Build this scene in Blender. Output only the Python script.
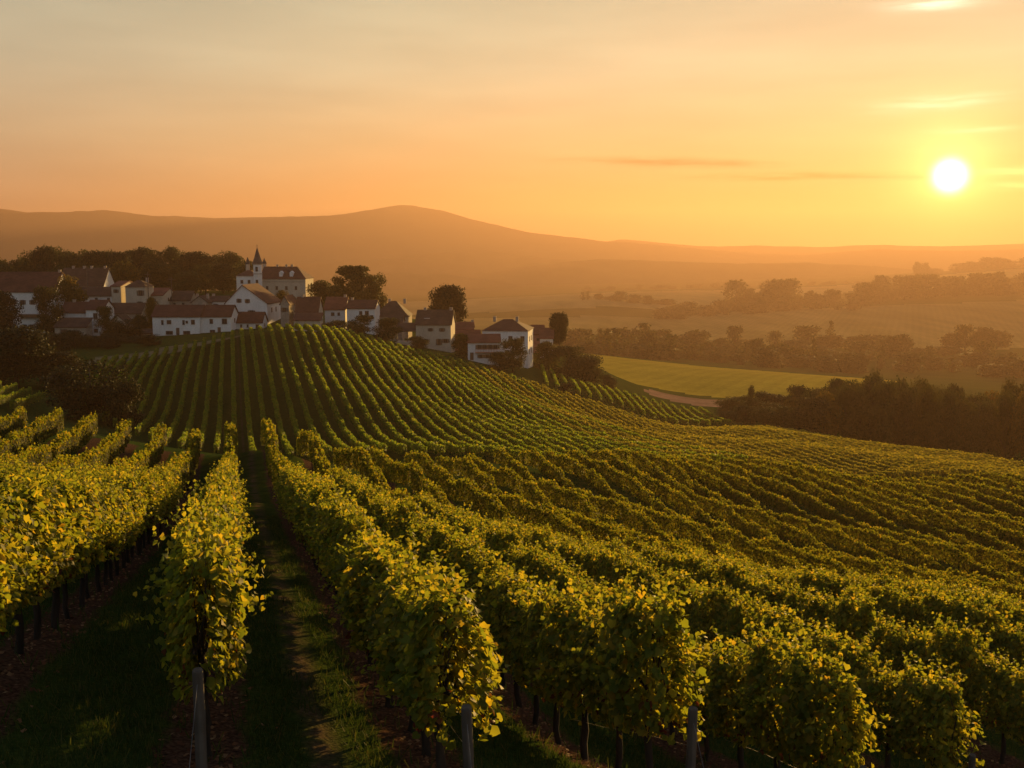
import bpy, math, random
import numpy as np
from mathutils import Vector, noise as mnoise

for o in list(bpy.data.objects):
    bpy.data.objects.remove(o)
scene = bpy.context.scene
COL = scene.collection
R = math.radians

# ------------------------------------------------------------------ camera
F = 1098.0
PITCH = R(7.0)
cam_data = bpy.data.cameras.new('camera')
cam_data.sensor_width = 36.0
cam_data.lens = F / 1024 * 36.0
cam_data.clip_start = 0.1
cam_data.clip_end = 40000
cam = bpy.data.objects.new('camera', cam_data)
cam.location = (0, 0, 0)
cam.rotation_euler = (R(90) - PITCH, 0, 0)
COL.objects.link(cam)
scene.camera = cam
scene.render.resolution_x, scene.render.resolution_y = 1024, 768

# ------------------------------------------------------------------ light
SUN_AZ = math.atan2(.399, 1.0155)
SUN_EL = R(3.45)
LAMP_EL = R(3.8)
SUN = Vector((math.sin(SUN_AZ) * math.cos(SUN_EL), math.cos(SUN_AZ) * math.cos(SUN_EL), math.sin(SUN_EL)))
sd = bpy.data.lights.new('sun', 'SUN')
sd.energy = 5.0
sd.angle = R(0.6)
sd.color = (1.0, .59, .17)
so = bpy.data.objects.new('sun', sd)
COL.objects.link(so)
sv = Vector((math.sin(SUN_AZ) * math.cos(LAMP_EL), math.cos(SUN_AZ) * math.cos(LAMP_EL), math.sin(LAMP_EL)))
so.rotation_euler = sv.to_track_quat('Z', 'Y').to_euler()
so.location = (60, 150, 60)

world = bpy.data.worlds.new('World')
scene.world = world
world.use_nodes = True
wn, wl = world.node_tree.nodes, world.node_tree.links
wn.clear()
def W(t, **k):
    n = wn.new(t)
    for a, b in k.items():
        setattr(n, a, b)
    return n
def wmath(op, a, b=None, c=None, clamp=False):
    n = W('ShaderNodeMath', operation=op, use_clamp=clamp)
    for i, v in enumerate((a, b, c)):
        if v is None: continue
        if isinstance(v, (int, float)): n.inputs[i].default_value = v
        else: wl.new(v, n.inputs[i])
    return n.outputs[0]
def wramp(fac, stops, interp='LINEAR'):
    n = W('ShaderNodeValToRGB')
    cr = n.color_ramp
    cr.interpolation = interp
    while len(cr.elements) < len(stops): cr.elements.new(.5)
    for e, (p, c) in zip(cr.elements, stops):
        e.position = p
        e.color = (*c, 1) if len(c) == 3 else c
    wl.new(fac, n.inputs[0])
    return n.outputs[0]
def wmix(bt, fac, a, b):
    n = W('ShaderNodeMix', data_type='RGBA', blend_type=bt)
    n.clamp_result = False
    for i, v in ((0, fac), (6, a), (7, b)):
        if isinstance(v, (int, float)): n.inputs[i].default_value = v
        elif isinstance(v, tuple): n.inputs[i].default_value = (*v, 1)
        else: wl.new(v, n.inputs[i])
    return n.outputs[2]
tc = W('ShaderNodeTexCoord')
vec = tc.outputs['Generated']
sep = W('ShaderNodeSeparateXYZ'); wl.new(vec, sep.inputs[0])
zz = sep.outputs[2]
dt = W('ShaderNodeVectorMath', operation='DOT_PRODUCT'); wl.new(vec, dt.inputs[0]); dt.inputs[1].default_value = SUN
dot = dt.outputs['Value']
ang = wmath('ARCCOSINE', wmath('MINIMUM', dot, .9999999))          # angle from the sun, radians
elev = wmath('ARCSINE', wmath('MAXIMUM', zz, 0.0))
grad = wramp(wmath('DIVIDE', elev, R(60)), [
    (0.00, (.88, .33, .08)),
    (0.045, (.92, .45, .13)),
    (0.09, (.90, .61, .27)),
    (0.15, (.82, .72, .43)),
    (0.22, (.60, .60, .40)),
    (0.32, (.34, .33, .29)),
    (0.50, (.12, .14, .17)),
    (1.00, (.07, .09, .13))])
# the sky fades away from the sun, all round the horizon
azf = wramp(wmath('DIVIDE', ang, math.pi), [
    (0.00, (.84, .84, .84)), (0.10, (.90, .90, .90)), (0.16, (.86, .86, .86)), (0.25, (.58, .58, .58)), (0.45, (.3, .3, .3)), (0.7, (.05, .05, .05)), (1.0, (0, 0, 0))])
anti = wramp(wmath('DIVIDE', elev, R(60)), [(0, (.36, .33, .32)), (.2, (.27, .31, .28)), (.5, (.32, .38, .48)), (1, (.12, .16, .24))])
base = wmix('MIX', azf, anti, grad)
def glow(k, amp, colr):
    e = wmath('POWER', 2.718281828, wmath('MULTIPLY', ang, -1.0 / k))
    e = wmath('MULTIPLY', e, amp)
    n = W('ShaderNodeVectorMath', operation='SCALE'); n.inputs[0].default_value = colr; wl.new(e, n.inputs['Scale'])
    return n.outputs[0]
def wadd(a, b):
    n = W('ShaderNodeVectorMath', operation='ADD'); wl.new(a, n.inputs[0]); wl.new(b, n.inputs[1]); return n.outputs[0]
colr = wadd(base, glow(R(7), .16, (1.0, .36, .0)))
colr = wadd(colr, glow(R(1.3), 3.4, (1.0, .62, .16)))
# thin cloud streaks: soft lens-shaped masks broken up by stretched noise
az = wmath('ARCTAN2', sep.outputs[0], sep.outputs[1])
cx = W('ShaderNodeCombineXYZ'); wl.new(az, cx.inputs[0]); wl.new(elev, cx.inputs[1])
mp = W('ShaderNodeMapping'); wl.new(cx.outputs[0], mp.inputs[0]); mp.inputs['Scale'].default_value = (22, 210, 1)
nz = W('ShaderNodeTexNoise'); wl.new(mp.outputs[0], nz.inputs[0]); nz.inputs['Scale'].default_value = 1.0; nz.inputs['Detail'].default_value = 6
nzv = nz.outputs[0]
def streak(px, py, wpx, hpx, tilt, inten, col):
    u, v = (px - 512) / F, (384 - py) / F
    d = Vector((u, math.cos(PITCH) + v * math.sin(PITCH), v * math.cos(PITCH) - math.sin(PITCH))).normalized()
    a0, e0 = math.atan2(d.x, d.y), math.asin(d.z)
    da = wmath('SUBTRACT', az, a0); de = wmath('SUBTRACT', elev, e0)
    de = wmath('SUBTRACT', de, wmath('MULTIPLY', da, tilt))
    q = wmath('ADD', wmath('POWER', wmath('ABSOLUTE', wmath('MULTIPLY', da, F / wpx)), 2.0), wmath('POWER', wmath('ABSOLUTE', wmath('MULTIPLY', de, F / hpx)), 2.0))
    m = wmath('POWER', 2.718281828, wmath('MULTIPLY', q, -1.0))
    m = wmath('MULTIPLY', m, wmath('MULTIPLY', wmath('SUBTRACT', nzv, .25, clamp=True), 3.6), clamp=True)
    return wmath('MULTIPLY', m, inten), col
for s in ((935, 4, 34, 5, .0, .9, (1.7, 1.5, 1.1)), (936, 103, 48, 6, .04, .75, (1.55, 1.25, .75)), (972, 130, 30, 3, .0, .8, (1.8, 1.3, .6)),
          (1006, 172, 40, 4, .02, .8, (2.0, 1.4, .5)), (1012, 186, 36, 3.5, .0, .8, (2.0, 1.3, .45)),
          (682, 163, 75, 3.8, -.03, .95, (.42, .17, .07)), (800, 177, 85, 3.8, -.015, .9, (.5, .18, .05)), (610, 160, 60, 3, .0, .4, (.62, .28, .10)),
          (842, 180, 50, 2, .0, .4, (1.2, .75, .3))):
    f, c_ = streak(*s)
    colr = wmix('MIX', f, colr, c_)
# broad faint veils
mp2 = W('ShaderNodeMapping'); wl.new(cx.outputs[0], mp2.inputs[0]); mp2.inputs['Scale'].default_value = (5, 34, 1)
nz2 = W('ShaderNodeTexNoise'); wl.new(mp2.outputs[0], nz2.inputs[0]); nz2.inputs['Scale'].default_value = 1.0; nz2.inputs['Detail'].default_value = 5
veil = wramp(nz2.outputs[0], [(.35, (.93, .925, .92)), (.65, (1.06, 1.05, 1.04))])
colr = wmix('MULTIPLY', 1.0, colr, veil)
disc = wmath('MULTIPLY', wmath('POWER', wmath('SUBTRACT', 1.0, wmath('DIVIDE', wmath('SUBTRACT', ang, R(.25)), R(1.1)), clamp=True), 3.0), 12.0)
dn = W('ShaderNodeVectorMath', operation='SCALE'); dn.inputs[0].default_value = (1.0, .92, .70); wl.new(disc, dn.inputs['Scale'])
colr = wadd(colr, dn.outputs[0])
bg = W('ShaderNodeBackground'); wl.new(colr, bg.inputs[0]); bg.inputs[1].default_value = .31
sky = W('ShaderNodeTexSky', sky_type='NISHITA'); sky.sun_disc = False; sky.sun_elevation = SUN_EL; sky.sun_rotation = SUN_AZ
bg2 = W('ShaderNodeBackground'); wl.new(sky.outputs[0], bg2.inputs[0]); bg2.inputs[1].default_value = .002
ad = W('ShaderNodeAddShader'); wl.new(bg.outputs[0], ad.inputs[0]); wl.new(bg2.outputs[0], ad.inputs[1])
wo = W('ShaderNodeOutputWorld'); wl.new(ad.outputs[0], wo.inputs[0])
world.cycles.sampling_method = 'MANUAL'
world.cycles.sample_map_resolution = 1024

scene.view_settings.view_transform = 'Standard'
scene.view_settings.look = 'None'
scene.view_settings.exposure = 1.55
scene.view_settings.gamma = 1
cy = scene.cycles
cy.use_denoising = True
cy.max_bounces = 5
cy.diffuse_bounces = 2
cy.glossy_bounces = 1
cy.transmission_bounces = 3
cy.transparent_max_bounces = 6
cy.volume_bounces = 1
cy.sample_clamp_indirect = 4
HAZE = True

# ------------------------------------------------------------------ helpers
cP, sP = math.cos(PITCH), math.sin(PITCH)
def at(px, py, Y):
    """the point at plan depth Y metres seen at pixel px,py of the survey sketch"""
    v = (384 - py) / F
    k = cP + v * sP
    return Vector((Y * (px - 512) / F / k, Y, Y * (v * cP - sP) / k))
def proj(x, y, z):
    zc = y * cP - z * sP
    return 512 + F * x / zc, 384 - F * (y * sP + z * cP) / zc

def tag(o, label=None, cat=None, group=None, kind=None):
    if label: o['label'] = label
    if cat: o['category'] = cat
    if group: o['group'] = group
    if kind: o['kind'] = kind
    return o
def empty(name, loc, rz=0):
    o = bpy.data.objects.new(name, None)
    o.empty_display_size = .3
    COL.objects.link(o)
    o.location = loc
    o.rotation_euler = (0, 0, rz)
    return o
def link(name, me, parent=None, mats=()):
    for m in mats:
        me.materials.append(m)
    o = bpy.data.objects.new(name, me)
    COL.objects.link(o)
    if parent: o.parent = parent
    return o
def mesh_np(name, V, faces, midx=None, smooth=False):
    """faces: list of (M,k) int arrays"""
    me = bpy.data.meshes.new(name)
    V = np.asarray(V, dtype=np.float32)
    if isinstance(faces, np.ndarray): faces = [faces]
    nl = sum(f.size for f in faces); nf = sum(len(f) for f in faces)
    me.vertices.add(len(V)); me.loops.add(nl); me.polygons.add(nf)
    me.vertices.foreach_set('co', V.ravel())
    me.loops.foreach_set('vertex_index', np.concatenate([f.ravel() for f in faces]).astype(np.int32))
    tot = np.concatenate([np.full(len(f), f.shape[1]) for f in faces]).astype(np.int32)
    st = np.concatenate([[0], np.cumsum(tot)[:-1]]).astype(np.int32)
    me.polygons.foreach_set('loop_start', st)
    try: me.polygons.foreach_set('loop_total', tot)
    except Exception: pass
    if midx is not None: me.polygons.foreach_set('material_index', midx.astype(np.int32))
    if smooth: me.polygons.foreach_set('use_smooth', np.ones(nf, dtype=bool))
    me.update(calc_edges=True)
    me.validate()
    return me
class MB:
    """collects boxes, bars and prisms for one mesh"""
    def __init__(s): s.v = []; s.f = []
    def poly(s, pts, faces):
        n = len(s.v); s.v += [tuple(p) for p in pts]; s.f += [tuple(i + n for i in f) for f in faces]
    def box(s, x0, x1, y0, y1, z0, z1):
        s.poly([(x0, y0, z0), (x1, y0, z0), (x1, y1, z0), (x0, y1, z0), (x0, y0, z1), (x1, y0, z1), (x1, y1, z1), (x0, y1, z1)],
               [(0, 3, 2, 1), (4, 5, 6, 7), (0, 1, 5, 4), (1, 2, 6, 5), (2, 3, 7, 6), (3, 0, 4, 7)])
    def tube(s, pts, rad, n=8, cap=True):
        pts = [Vector(p) for p in pts]; b = len(s.v)
        for i, p in enumerate(pts):
            d = (pts[min(i + 1, len(pts) - 1)] - pts[max(i - 1, 0)]).normalized()
            a = d.orthogonal().normalized() if abs(d.z) < .9 else Vector((1, 0, 0)).cross(d).normalized()
            c = d.cross(a)
            for k in range(n):
                t = 2 * math.pi * k / n
                s.v.append(tuple(p + (a * math.cos(t) + c * math.sin(t)) * rad[i]))
        for i in range(len(pts) - 1):
            for k in range(n):
                s.f.append((b + i * n + k, b + i * n + (k + 1) % n, b + (i + 1) * n + (k + 1) % n, b + (i + 1) * n + k))
        if cap:
            s.f.append(tuple(b + k for k in range(n))[::-1]); s.f.append(tuple(b + (len(pts) - 1) * n + k for k in range(n)))
    def build(s, name, mat, parent=None, smooth=False):
        me = bpy.data.meshes.new(name)
        me.from_pydata(s.v, [], s.f)
        if smooth: me.polygons.foreach_set('use_smooth', [True] * len(me.polygons))
        me.update()
        return link(name, me, parent, [mat] if not isinstance(mat, (list, tuple)) else mat)

# ------------------------------------------------------------------ materials
def newmat(name):
    m = bpy.data.materials.new(name); m.use_nodes = True
    m.node_tree.nodes.clear()
    return m, m.node_tree.nodes, m.node_tree.links
def rampn(n, l, fac, stops):
    r = n.new('ShaderNodeValToRGB'); cr = r.color_ramp
    while len(cr.elements) < len(stops): cr.elements.new(.5)
    for e, (p, c) in zip(cr.elements, stops): e.position = p; e.color = (*c, 1)
    l.new(fac, r.inputs[0]); return r.outputs[0]
def mixc(n, l, bt, fac, a, b):
    x = n.new('ShaderNodeMix'); x.data_type = 'RGBA'; x.blend_type = bt
    for i, v in ((0, fac), (6, a), (7, b)):
        if isinstance(v, (int, float)): x.inputs[i].default_value = v
        elif isinstance(v, tuple): x.inputs[i].default_value = (*v, 1)
        else: l.new(v, x.inputs[i])
    return x.outputs[2]
def leaf_mat(name, stops, trans, tfac=.45, rough=.55, obj_var=.0):
    m, n, l = newmat(name)
    g = n.new('ShaderNodeNewGeometry')
    c = rampn(n, l, g.outputs['Random Per Island'], stops)
    if obj_var:
        oi = n.new('ShaderNodeObjectInfo')
        v = rampn(n, l, oi.outputs['Random'], [(0, (1 - obj_var,) * 3), (.5, (1, 1, 1)), (1, (1 + obj_var, 1, 1 - obj_var))])
        c = mixc(n, l, 'MULTIPLY', 1.0, c, v)
    p = n.new('ShaderNodeBsdfPrincipled'); l.new(c, p.inputs['Base Color']); p.inputs['Roughness'].default_value = rough
    p.inputs['Specular IOR Level'].default_value = .12
    t = n.new('ShaderNodeBsdfTranslucent'); l.new(mixc(n, l, 'MULTIPLY', 1.0, c, trans), t.inputs[0])
    mx = n.new('ShaderNodeMixShader'); mx.inputs[0].default_value = tfac
    l.new(p.outputs[0], mx.inputs[1]); l.new(t.outputs[0], mx.inputs[2])
    o = n.new('ShaderNodeOutputMaterial'); l.new(mx.outputs[0], o.inputs[0])
    return m
def solid(name, stops, scale=3.0, rough=.9, detail=6, bump=.0, stretch=(1, 1, 1), metallic=0, spec=.2, second=None):
    m, n, l = newmat(name)
    tcn = n.new('ShaderNodeTexCoord'); mp_ = n.new('ShaderNodeMapping'); l.new(tcn.outputs['Object'], mp_.inputs[0]); mp_.inputs['Scale'].default_value = stretch
    nn = n.new('ShaderNodeTexNoise'); l.new(mp_.outputs[0], nn.inputs[0]); nn.inputs['Scale'].default_value = scale; nn.inputs['Detail'].default_value = detail
    c = rampn(n, l, nn.outputs[0], stops)
    if second:
        n2 = n.new('ShaderNodeTexNoise'); l.new(tcn.outputs['Object'], n2.inputs[0]); n2.inputs['Scale'].default_value = second[0]; n2.inputs['Detail'].default_value = 3
        c = mixc(n, l, 'MULTIPLY', 1.0, c, rampn(n, l, n2.outputs[0], [(.35, (second[1],) * 3), (.65, (1.0,) * 3)]))
    p = n.new('ShaderNodeBsdfPrincipled'); l.new(c, p.inputs['Base Color']); p.inputs['Roughness'].default_value = rough
    p.inputs['Specular IOR Level'].default_value = spec; p.inputs['Metallic'].default_value = metallic
    if bump:
        b = n.new('ShaderNodeBump'); b.inputs['Strength'].default_value = bump; l.new(nn.outputs[0], b.inputs['Height']); l.new(b.outputs[0], p.inputs['Normal'])
    o = n.new('ShaderNodeOutputMaterial'); l.new(p.outputs[0], o.inputs[0])
    return m

M = {}
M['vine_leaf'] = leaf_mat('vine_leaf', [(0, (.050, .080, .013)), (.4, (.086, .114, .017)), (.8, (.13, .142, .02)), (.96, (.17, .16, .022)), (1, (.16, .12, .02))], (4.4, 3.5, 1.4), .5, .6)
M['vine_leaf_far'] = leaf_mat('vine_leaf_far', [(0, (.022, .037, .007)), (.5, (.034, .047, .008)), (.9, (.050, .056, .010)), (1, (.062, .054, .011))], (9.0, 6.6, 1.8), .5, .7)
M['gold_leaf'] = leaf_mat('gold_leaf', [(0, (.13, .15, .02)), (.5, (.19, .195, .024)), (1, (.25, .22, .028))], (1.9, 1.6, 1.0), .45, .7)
M['red_leaf'] = leaf_mat('red_leaf', [(0, (.10, .025, .012)), (.6, (.12, .05, .015)), (1, (.12, .09, .02))], (2.0, 1.4, 1.2), .45, .5)
M['hill_leaf'] = leaf_mat('hill_leaf', [(0, (.045, .08, .012)), (.5, (.068, .105, .015)), (.85, (.10, .12, .017)), (1, (.12, .11, .018))], (3.8, 3.4, 1.3), .5, .6)
M['tree_leaf'] = leaf_mat('tree_leaf', [(0, (.022, .032, .009)), (.5, (.036, .046, .012)), (1, (.06, .058, .014))], (1.8, 1.6, 1.0), .3, .7, .25)
M['autumn_leaf'] = leaf_mat('autumn_leaf', [(0, (.05, .05, .010)), (.5, (.085, .072, .012)), (1, (.13, .085, .014))], (2.2, 1.8, 1.0), .35, .7, .2)
M['dark_leaf'] = leaf_mat('dark_leaf', [(0, (.012, .018, .006)), (.5, (.02, .027, .008)), (1, (.04, .038, .01))], (1.5, 1.4, 1.0), .25, .7, .2)
M['bark'] = solid('bark', [(.3, (.018, .013, .009)), (.7, (.055, .04, .028))], 9, .95, 8, .6, (1, 1, .25))
M['tree_bark'] = solid('tree_bark', [(.3, (.03, .022, .015)), (.7, (.07, .052, .036))], 3, .95, 6, .4, (1, 1, .3))
M['old_wood'] = solid('old_wood', [(.3, (.07, .055, .042)), (.55, (.13, .105, .08)), (.75, (.19, .16, .125))], 14, .85, 10, .5, (1, 1, .07), second=(3, .6))
M['white_wall'] = solid('white_wall', [(.3, (.66, .64, .60)), (.7, (.82, .80, .76))], .35, .9, 8, 0, (1, 1, .4), second=(2.5, .86))
M['cream_wall'] = solid('cream_wall', [(.3, (.42, .36, .27)), (.7, (.58, .50, .38))], .4, .9, 8, 0, (1, 1, .4), second=(2.5, .84))
M['stone_wall'] = solid('stone_wall', [(.3, (.26, .22, .17)), (.7, (.42, .36, .28))], 1.6, .95, 8, 0, second=(.5, .8))
M['rose_wall'] = solid('rose_wall', [(.3, (.38, .16, .11)), (.7, (.50, .24, .16))], .8, .95, 8, 0, second=(.5, .8))
M['roof_tile'] = solid('roof_tile', [(.3, (.085, .032, .020)), (.7, (.15, .058, .036))], .9, .85, 8, .3, (1, 4, 4), second=(.3, .65))
M['roof_red'] = solid('roof_red', [(.3, (.15, .045, .026)), (.7, (.24, .08, .045))], .9, .85, 8, .3, (1, 4, 4), second=(.3, .65))
M['roof_brown'] = solid('roof_brown', [(.3, (.065, .034, .022)), (.7, (.12, .066, .042))], .9, .85, 8, .3, (1, 4, 4), second=(.3, .65))
M['slate'] = solid('slate', [(.3, (.05, .038, .034)), (.7, (.085, .06, .05))], 1.5, .6, 8, .3)
M['frame_wood'] = solid('frame_wood', [(.3, (.12, .09, .06)), (.7, (.2, .15, .1))], 4, .7)
M['white_frame'] = solid('white_frame', [(.3, (.6, .58, .54)), (.7, (.72, .7, .66))], 4, .7)
M['door_wood'] = solid('door_wood', [(.3, (.08, .05, .03)), (.7, (.14, .085, .05))], 4, .7, 6, 0, (1, 1, .1))
M['shutter'] = solid('shutter', [(.3, (.10, .085, .06)), (.7, (.17, .13, .09))], 4, .75)
M['wire'] = solid('wire', [(.3, (.12, .11, .1)), (.7, (.25, .23, .2))], 8, .5, metallic=.8)
M['glass'] = solid('glass', [(.3, (.02, .02, .022)), (.7, (.035, .034, .034))], 2, .12, 3, spec=.6)
M['chimney'] = solid('chimney', [(.3, (.28, .2, .15)), (.7, (.45, .36, .28))], 2, .9)

# ------------------------------------------------------------------ terrain: surveyed heights, joined by a thin-plate surface
OY = 12.0
CAN = 1.85
CP = []
def farY(Y): return Y if Y < 500 else 500 + (Y - 500) * 1.5
def cp(px, py, Y, up=0.0):
    Y = farY(Y)
    p = at(px, py, Y); CP.append((p.x, p.y, p.z - up))
def cg(x, y, z): CP.append((x, y, z))
# close vineyard (z given straight)
for x, y, z in ((-2.7, 9, -4.55), (-.9, 9, -4.8), (.0, 9, -4.95), (1.57, 9.95, -5.35), (3.95, 12, -6.85), (6.3, 14.5, -7.95), (-5.6, 11.5, -4.6),
                (-9, 12, -4.6), (-14, 14, -4.5), (-3.5, 12, -5.05), (0, 0, -3.6), (-4, 0, -3.3), (4, 0, -4.0), (9, 5, -6.3), (-12, 2, -3.2), (14, 8, -8.0), (0, -8, -2.8), (-20, -5, -2.4), (22, 0, -9.2),
                (-30, 10, -3.6), (30, 12, -12)):
    cg(x, y, z)
cg(-5.3, 20, -6.35); cg(-8, 21, -6.55); cg(-12, 31, -8.45); cg(-17, 41, -10.0); cg(-23, 50, -11.0); cg(-20, 25, -6.0); cg(-32, 45, -9.6)
cg(-13.5, 37, -9.6); cg(-9, 37, -9.3); cg(-7, 28, -7.9); cg(-3, 20, -6.7); cg(-17.2, 62, -12.9)
cp(245, 455, 64); cp(197, 429, 71, CAN); cp(100, 412, 74, CAN); cp(10, 405, 78, CAN)
# right shoulder
cp(850, 650, 17.5, CAN); cp(1000, 700, 14.8, CAN); cp(1024, 612, 24, CAN); cp(700, 567, 28, CAN); cp(510, 541, 27, CAN); cp(850, 588, 26, CAN); cp(640, 640, 15, CAN); cp(560, 590, 19.5, CAN)
# the trough and the middle slope behind it
cp(345, 450, 76, CAN); cp(520, 450, 95, CAN); cp(640, 452, 104, CAN); cp(800, 464, 112, CAN); cp(1000, 471, 118, CAN); cp(450, 470, 68, CAN); cp(430, 500, 50, CAN)
cp(560, 482, 80, CAN); cp(600, 520, 60, CAN); cp(700, 480, 97, CAN); cp(800, 520, 84, CAN); cp(900, 570, 64, CAN); cp(1000, 560, 74, CAN); cp(1000, 505, 98, CAN); cp(700, 548, 58, CAN)
cp(980, 605, 52, CAN); cp(800, 580, 50, CAN); cp(700, 560, 47, CAN + .3)
# dip, then the golden strip
cg(-28, 100, -19.5); cg(-12, 100, -20); cg(10, 122, -25.5); cg(40, 132, -29.5); cg(72, 138, -32); cg(-45, 105, -18)
cp(800, 452, 155, CAN); cp(1000, 464, 160, CAN); cp(900, 445, 200, CAN); cp(700, 433, 200, CAN); cp(1024, 458, 190, CAN); cp(640, 440, 160, CAN); cp(760, 424, 232, CAN)
cp(250, 440, 145, CAN); cp(400, 432, 150, CAN); cp(500, 432, 155, CAN)
# the vineyard hill
for a in ((143, 413, 175), (170, 351, 248), (366, 400, 175), (324, 327, 257), (270, 326, 260), (235, 333, 258), (205, 343, 254), (110, 358, 246), (400, 350, 252), (500, 376, 247), (600, 409, 232), (660, 427, 222),
          (240, 400, 178), (450, 362, 249), (560, 425, 175), (350, 333, 256), (470, 400, 195)):
    cp(*a, CAN)
# behind the crest, village shelf
cp(60, 412, 180); cp(20, 396, 190); cp(0, 420, 120); cp(100, 342, 300); cp(20, 338, 330); cp(200, 334, 305); cp(245, 330, 310); cp(300, 330, 315); cp(400, 344, 300); cp(440, 352, 292); cp(510, 366, 300); cp(545, 372, 305)
cp(275, 297, 385); cp(20, 305, 440); cp(120, 300, 430); cp(210, 292, 440); cp(380, 322, 380); cp(480, 348, 350); cp(560, 350, 370); cp(-60, 330, 330); cp(-60, 380, 200)
# small plot, field, dirt patch
cp(560, 374, 312, CAN); cp(620, 391, 296, CAN); cp(670, 415, 276, CAN); cp(545, 380, 285); cp(572, 388, 282); cp(600, 399, 272); cp(618, 408, 262); cp(700, 403, 345); cp(665, 398, 350); cp(760, 415, 300); cp(880, 452, 262); cp(1000, 462, 262); cp(1024, 440, 330); cp(870, 420, 340)
cp(700, 396, 400); cp(620, 358, 600); cp(850, 379, 540); cp(600, 376, 440); cp(740, 370, 590); cp(720, 384, 460); cp(850, 392, 430)
# the wide valley
for a in ((600, 356, 760), (700, 352, 850), (900, 376, 700), (1024, 350, 900), (800, 340, 980), (1000, 340, 1050), (800, 306, 1500), (1024, 300, 1500), (900, 300, 1600), (660, 316, 1350), (600, 302, 1500), (450, 312, 1500), (300, 312, 1400),
          (100, 315, 1300), (-100, 318, 1300), (870, 293, 1900), (1000, 284, 2000), (1100, 290, 2000), (1000, 268, 2600), (915, 276, 2550), (1100, 270, 2600), (760, 286, 2400), (700, 290, 2200), (450, 293, 2500), (200, 290, 2500), (700, 278, 3400), (300, 278, 3400),
          (1000, 276, 3600), (0, 278, 3400), (500, 270, 5000), (1000, 270, 5000), (0, 270, 5000), (500, 262, 8000), (0, 262, 8000), (1024, 262, 8000)):
    cp(*a)
CPn = np.array(CP)
def uv(x, y):
    r = np.hypot(x, y + OY)
    return np.stack([np.arctan2(x, y + OY) * 2.2, np.log(r + 6.0)], -1), r
def _k(d2): return np.where(d2 > 1e-12, .5 * d2 * np.log(np.maximum(d2, 1e-12)), 0)
_q, _r = uv(CPn[:, 0], CPn[:, 1])
_t = CPn[:, 2] / (_r + 6)
_n = len(CPn)
_K = _k(((_q[:, None] - _q[None]) ** 2).sum(-1)) + np.eye(_n) * 2e-4
_P = np.concatenate([np.ones((_n, 1)), _q], 1)
_A = np.block([[_K, _P], [_P.T, np.zeros((3, 3))]])
_w = np.linalg.solve(_A, np.concatenate([_t, np.zeros(3)]))
SLOPE = .2535                      # all the rows run this way: x = c - SLOPE * y
def gz(x, y):
    """height of the ground"""
    x = np.atleast_1d(np.asarray(x, float)); y = np.atleast_1d(np.asarray(y, float))
    out = np.empty_like(x)
    for s in range(0, x.size, 20000):
        xx, yy = x[s:s + 20000], y[s:s + 20000]
        q, r = uv(xx, yy)
        d2 = ((q[:, None] - _q[None]) ** 2).sum(-1)
        t = _k(d2) @ _w[:_n] + _w[_n] + q @ _w[_n + 1:]
        z = t * (r + 6)
        # soft swells
        w = np.exp(-((yy - 72) / 26) ** 2) * np.clip((xx + 22) / 15, 0, 1)
        z = z + w * (.38 * np.sin((yy + .5 * xx) * .36) + .12 * np.sin(yy * .9 - xx * .33 + 1.3))
        w2 = np.exp(-((yy - 205) / 55) ** 2)
        z = z + w2 * .35 * np.sin(xx * .11 + yy * .13)
        z = z + .05 * np.sin(xx * .9 + 1.1) * np.sin(yy * .7)
        out[s:s + 20000] = z
    return out
def g1(x, y): return float(gz(x, y)[0])

NR, NA = 460, 520
rr = np.concatenate([np.geomspace(1.0, 7900, NR)])
aa = np.linspace(R(-68), R(68), NA)
RRg, AAg = np.meshgrid(rr, aa, indexing='ij')
GX = RRg * np.sin(AAg); GY = RRg * np.cos(AAg) - OY
GZ = gz(GX.ravel(), GY.ravel()).reshape(GX.shape)
# gentle field-scale relief far off
far = np.clip((RRg - 700) / 600, 0, 1)
for i in range(NR):
    if rr[i] > 700:
        for j in range(NA):
            p = Vector((GX[i, j] / 420, GY[i, j] / 700, 0))
            GZ[i, j] += far[i, j] * (mnoise.noise(p) * 7 + mnoise.noise(p * 2.7) * 3)
def cell_mask(poly, Ymin=0, Ymax=1e9):
    """cells whose centre falls in an outline surveyed on the ground (list of x,y)"""
    X = (GX[:-1, :-1] + GX[1:, 1:]) / 2; Y = (GY[:-1, :-1] + GY[1:, 1:]) / 2
    ins = np.zeros(X.shape, bool); n = len(poly)
    for i in range(n):
        (x0, y0), (x1, y1) = poly[i], poly[(i + 1) % n]
        c = ((y0 > Y) != (y1 > Y)) & (X < (x1 - x0) * (Y - y0) / (y1 - y0 + 1e-12) + x0)
        ins ^= c
    return ins
def P(px, Y):                      # plan point below pixel column px at depth Y
    Y = farY(Y)
    return (Y * (px - 512) / F * 1.012, Y)
GROUND_PARTS = []
vi = np.arange(NR * NA).reshape(NR, NA)
owner = np.zeros((NR - 1, NA - 1), int)
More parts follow.
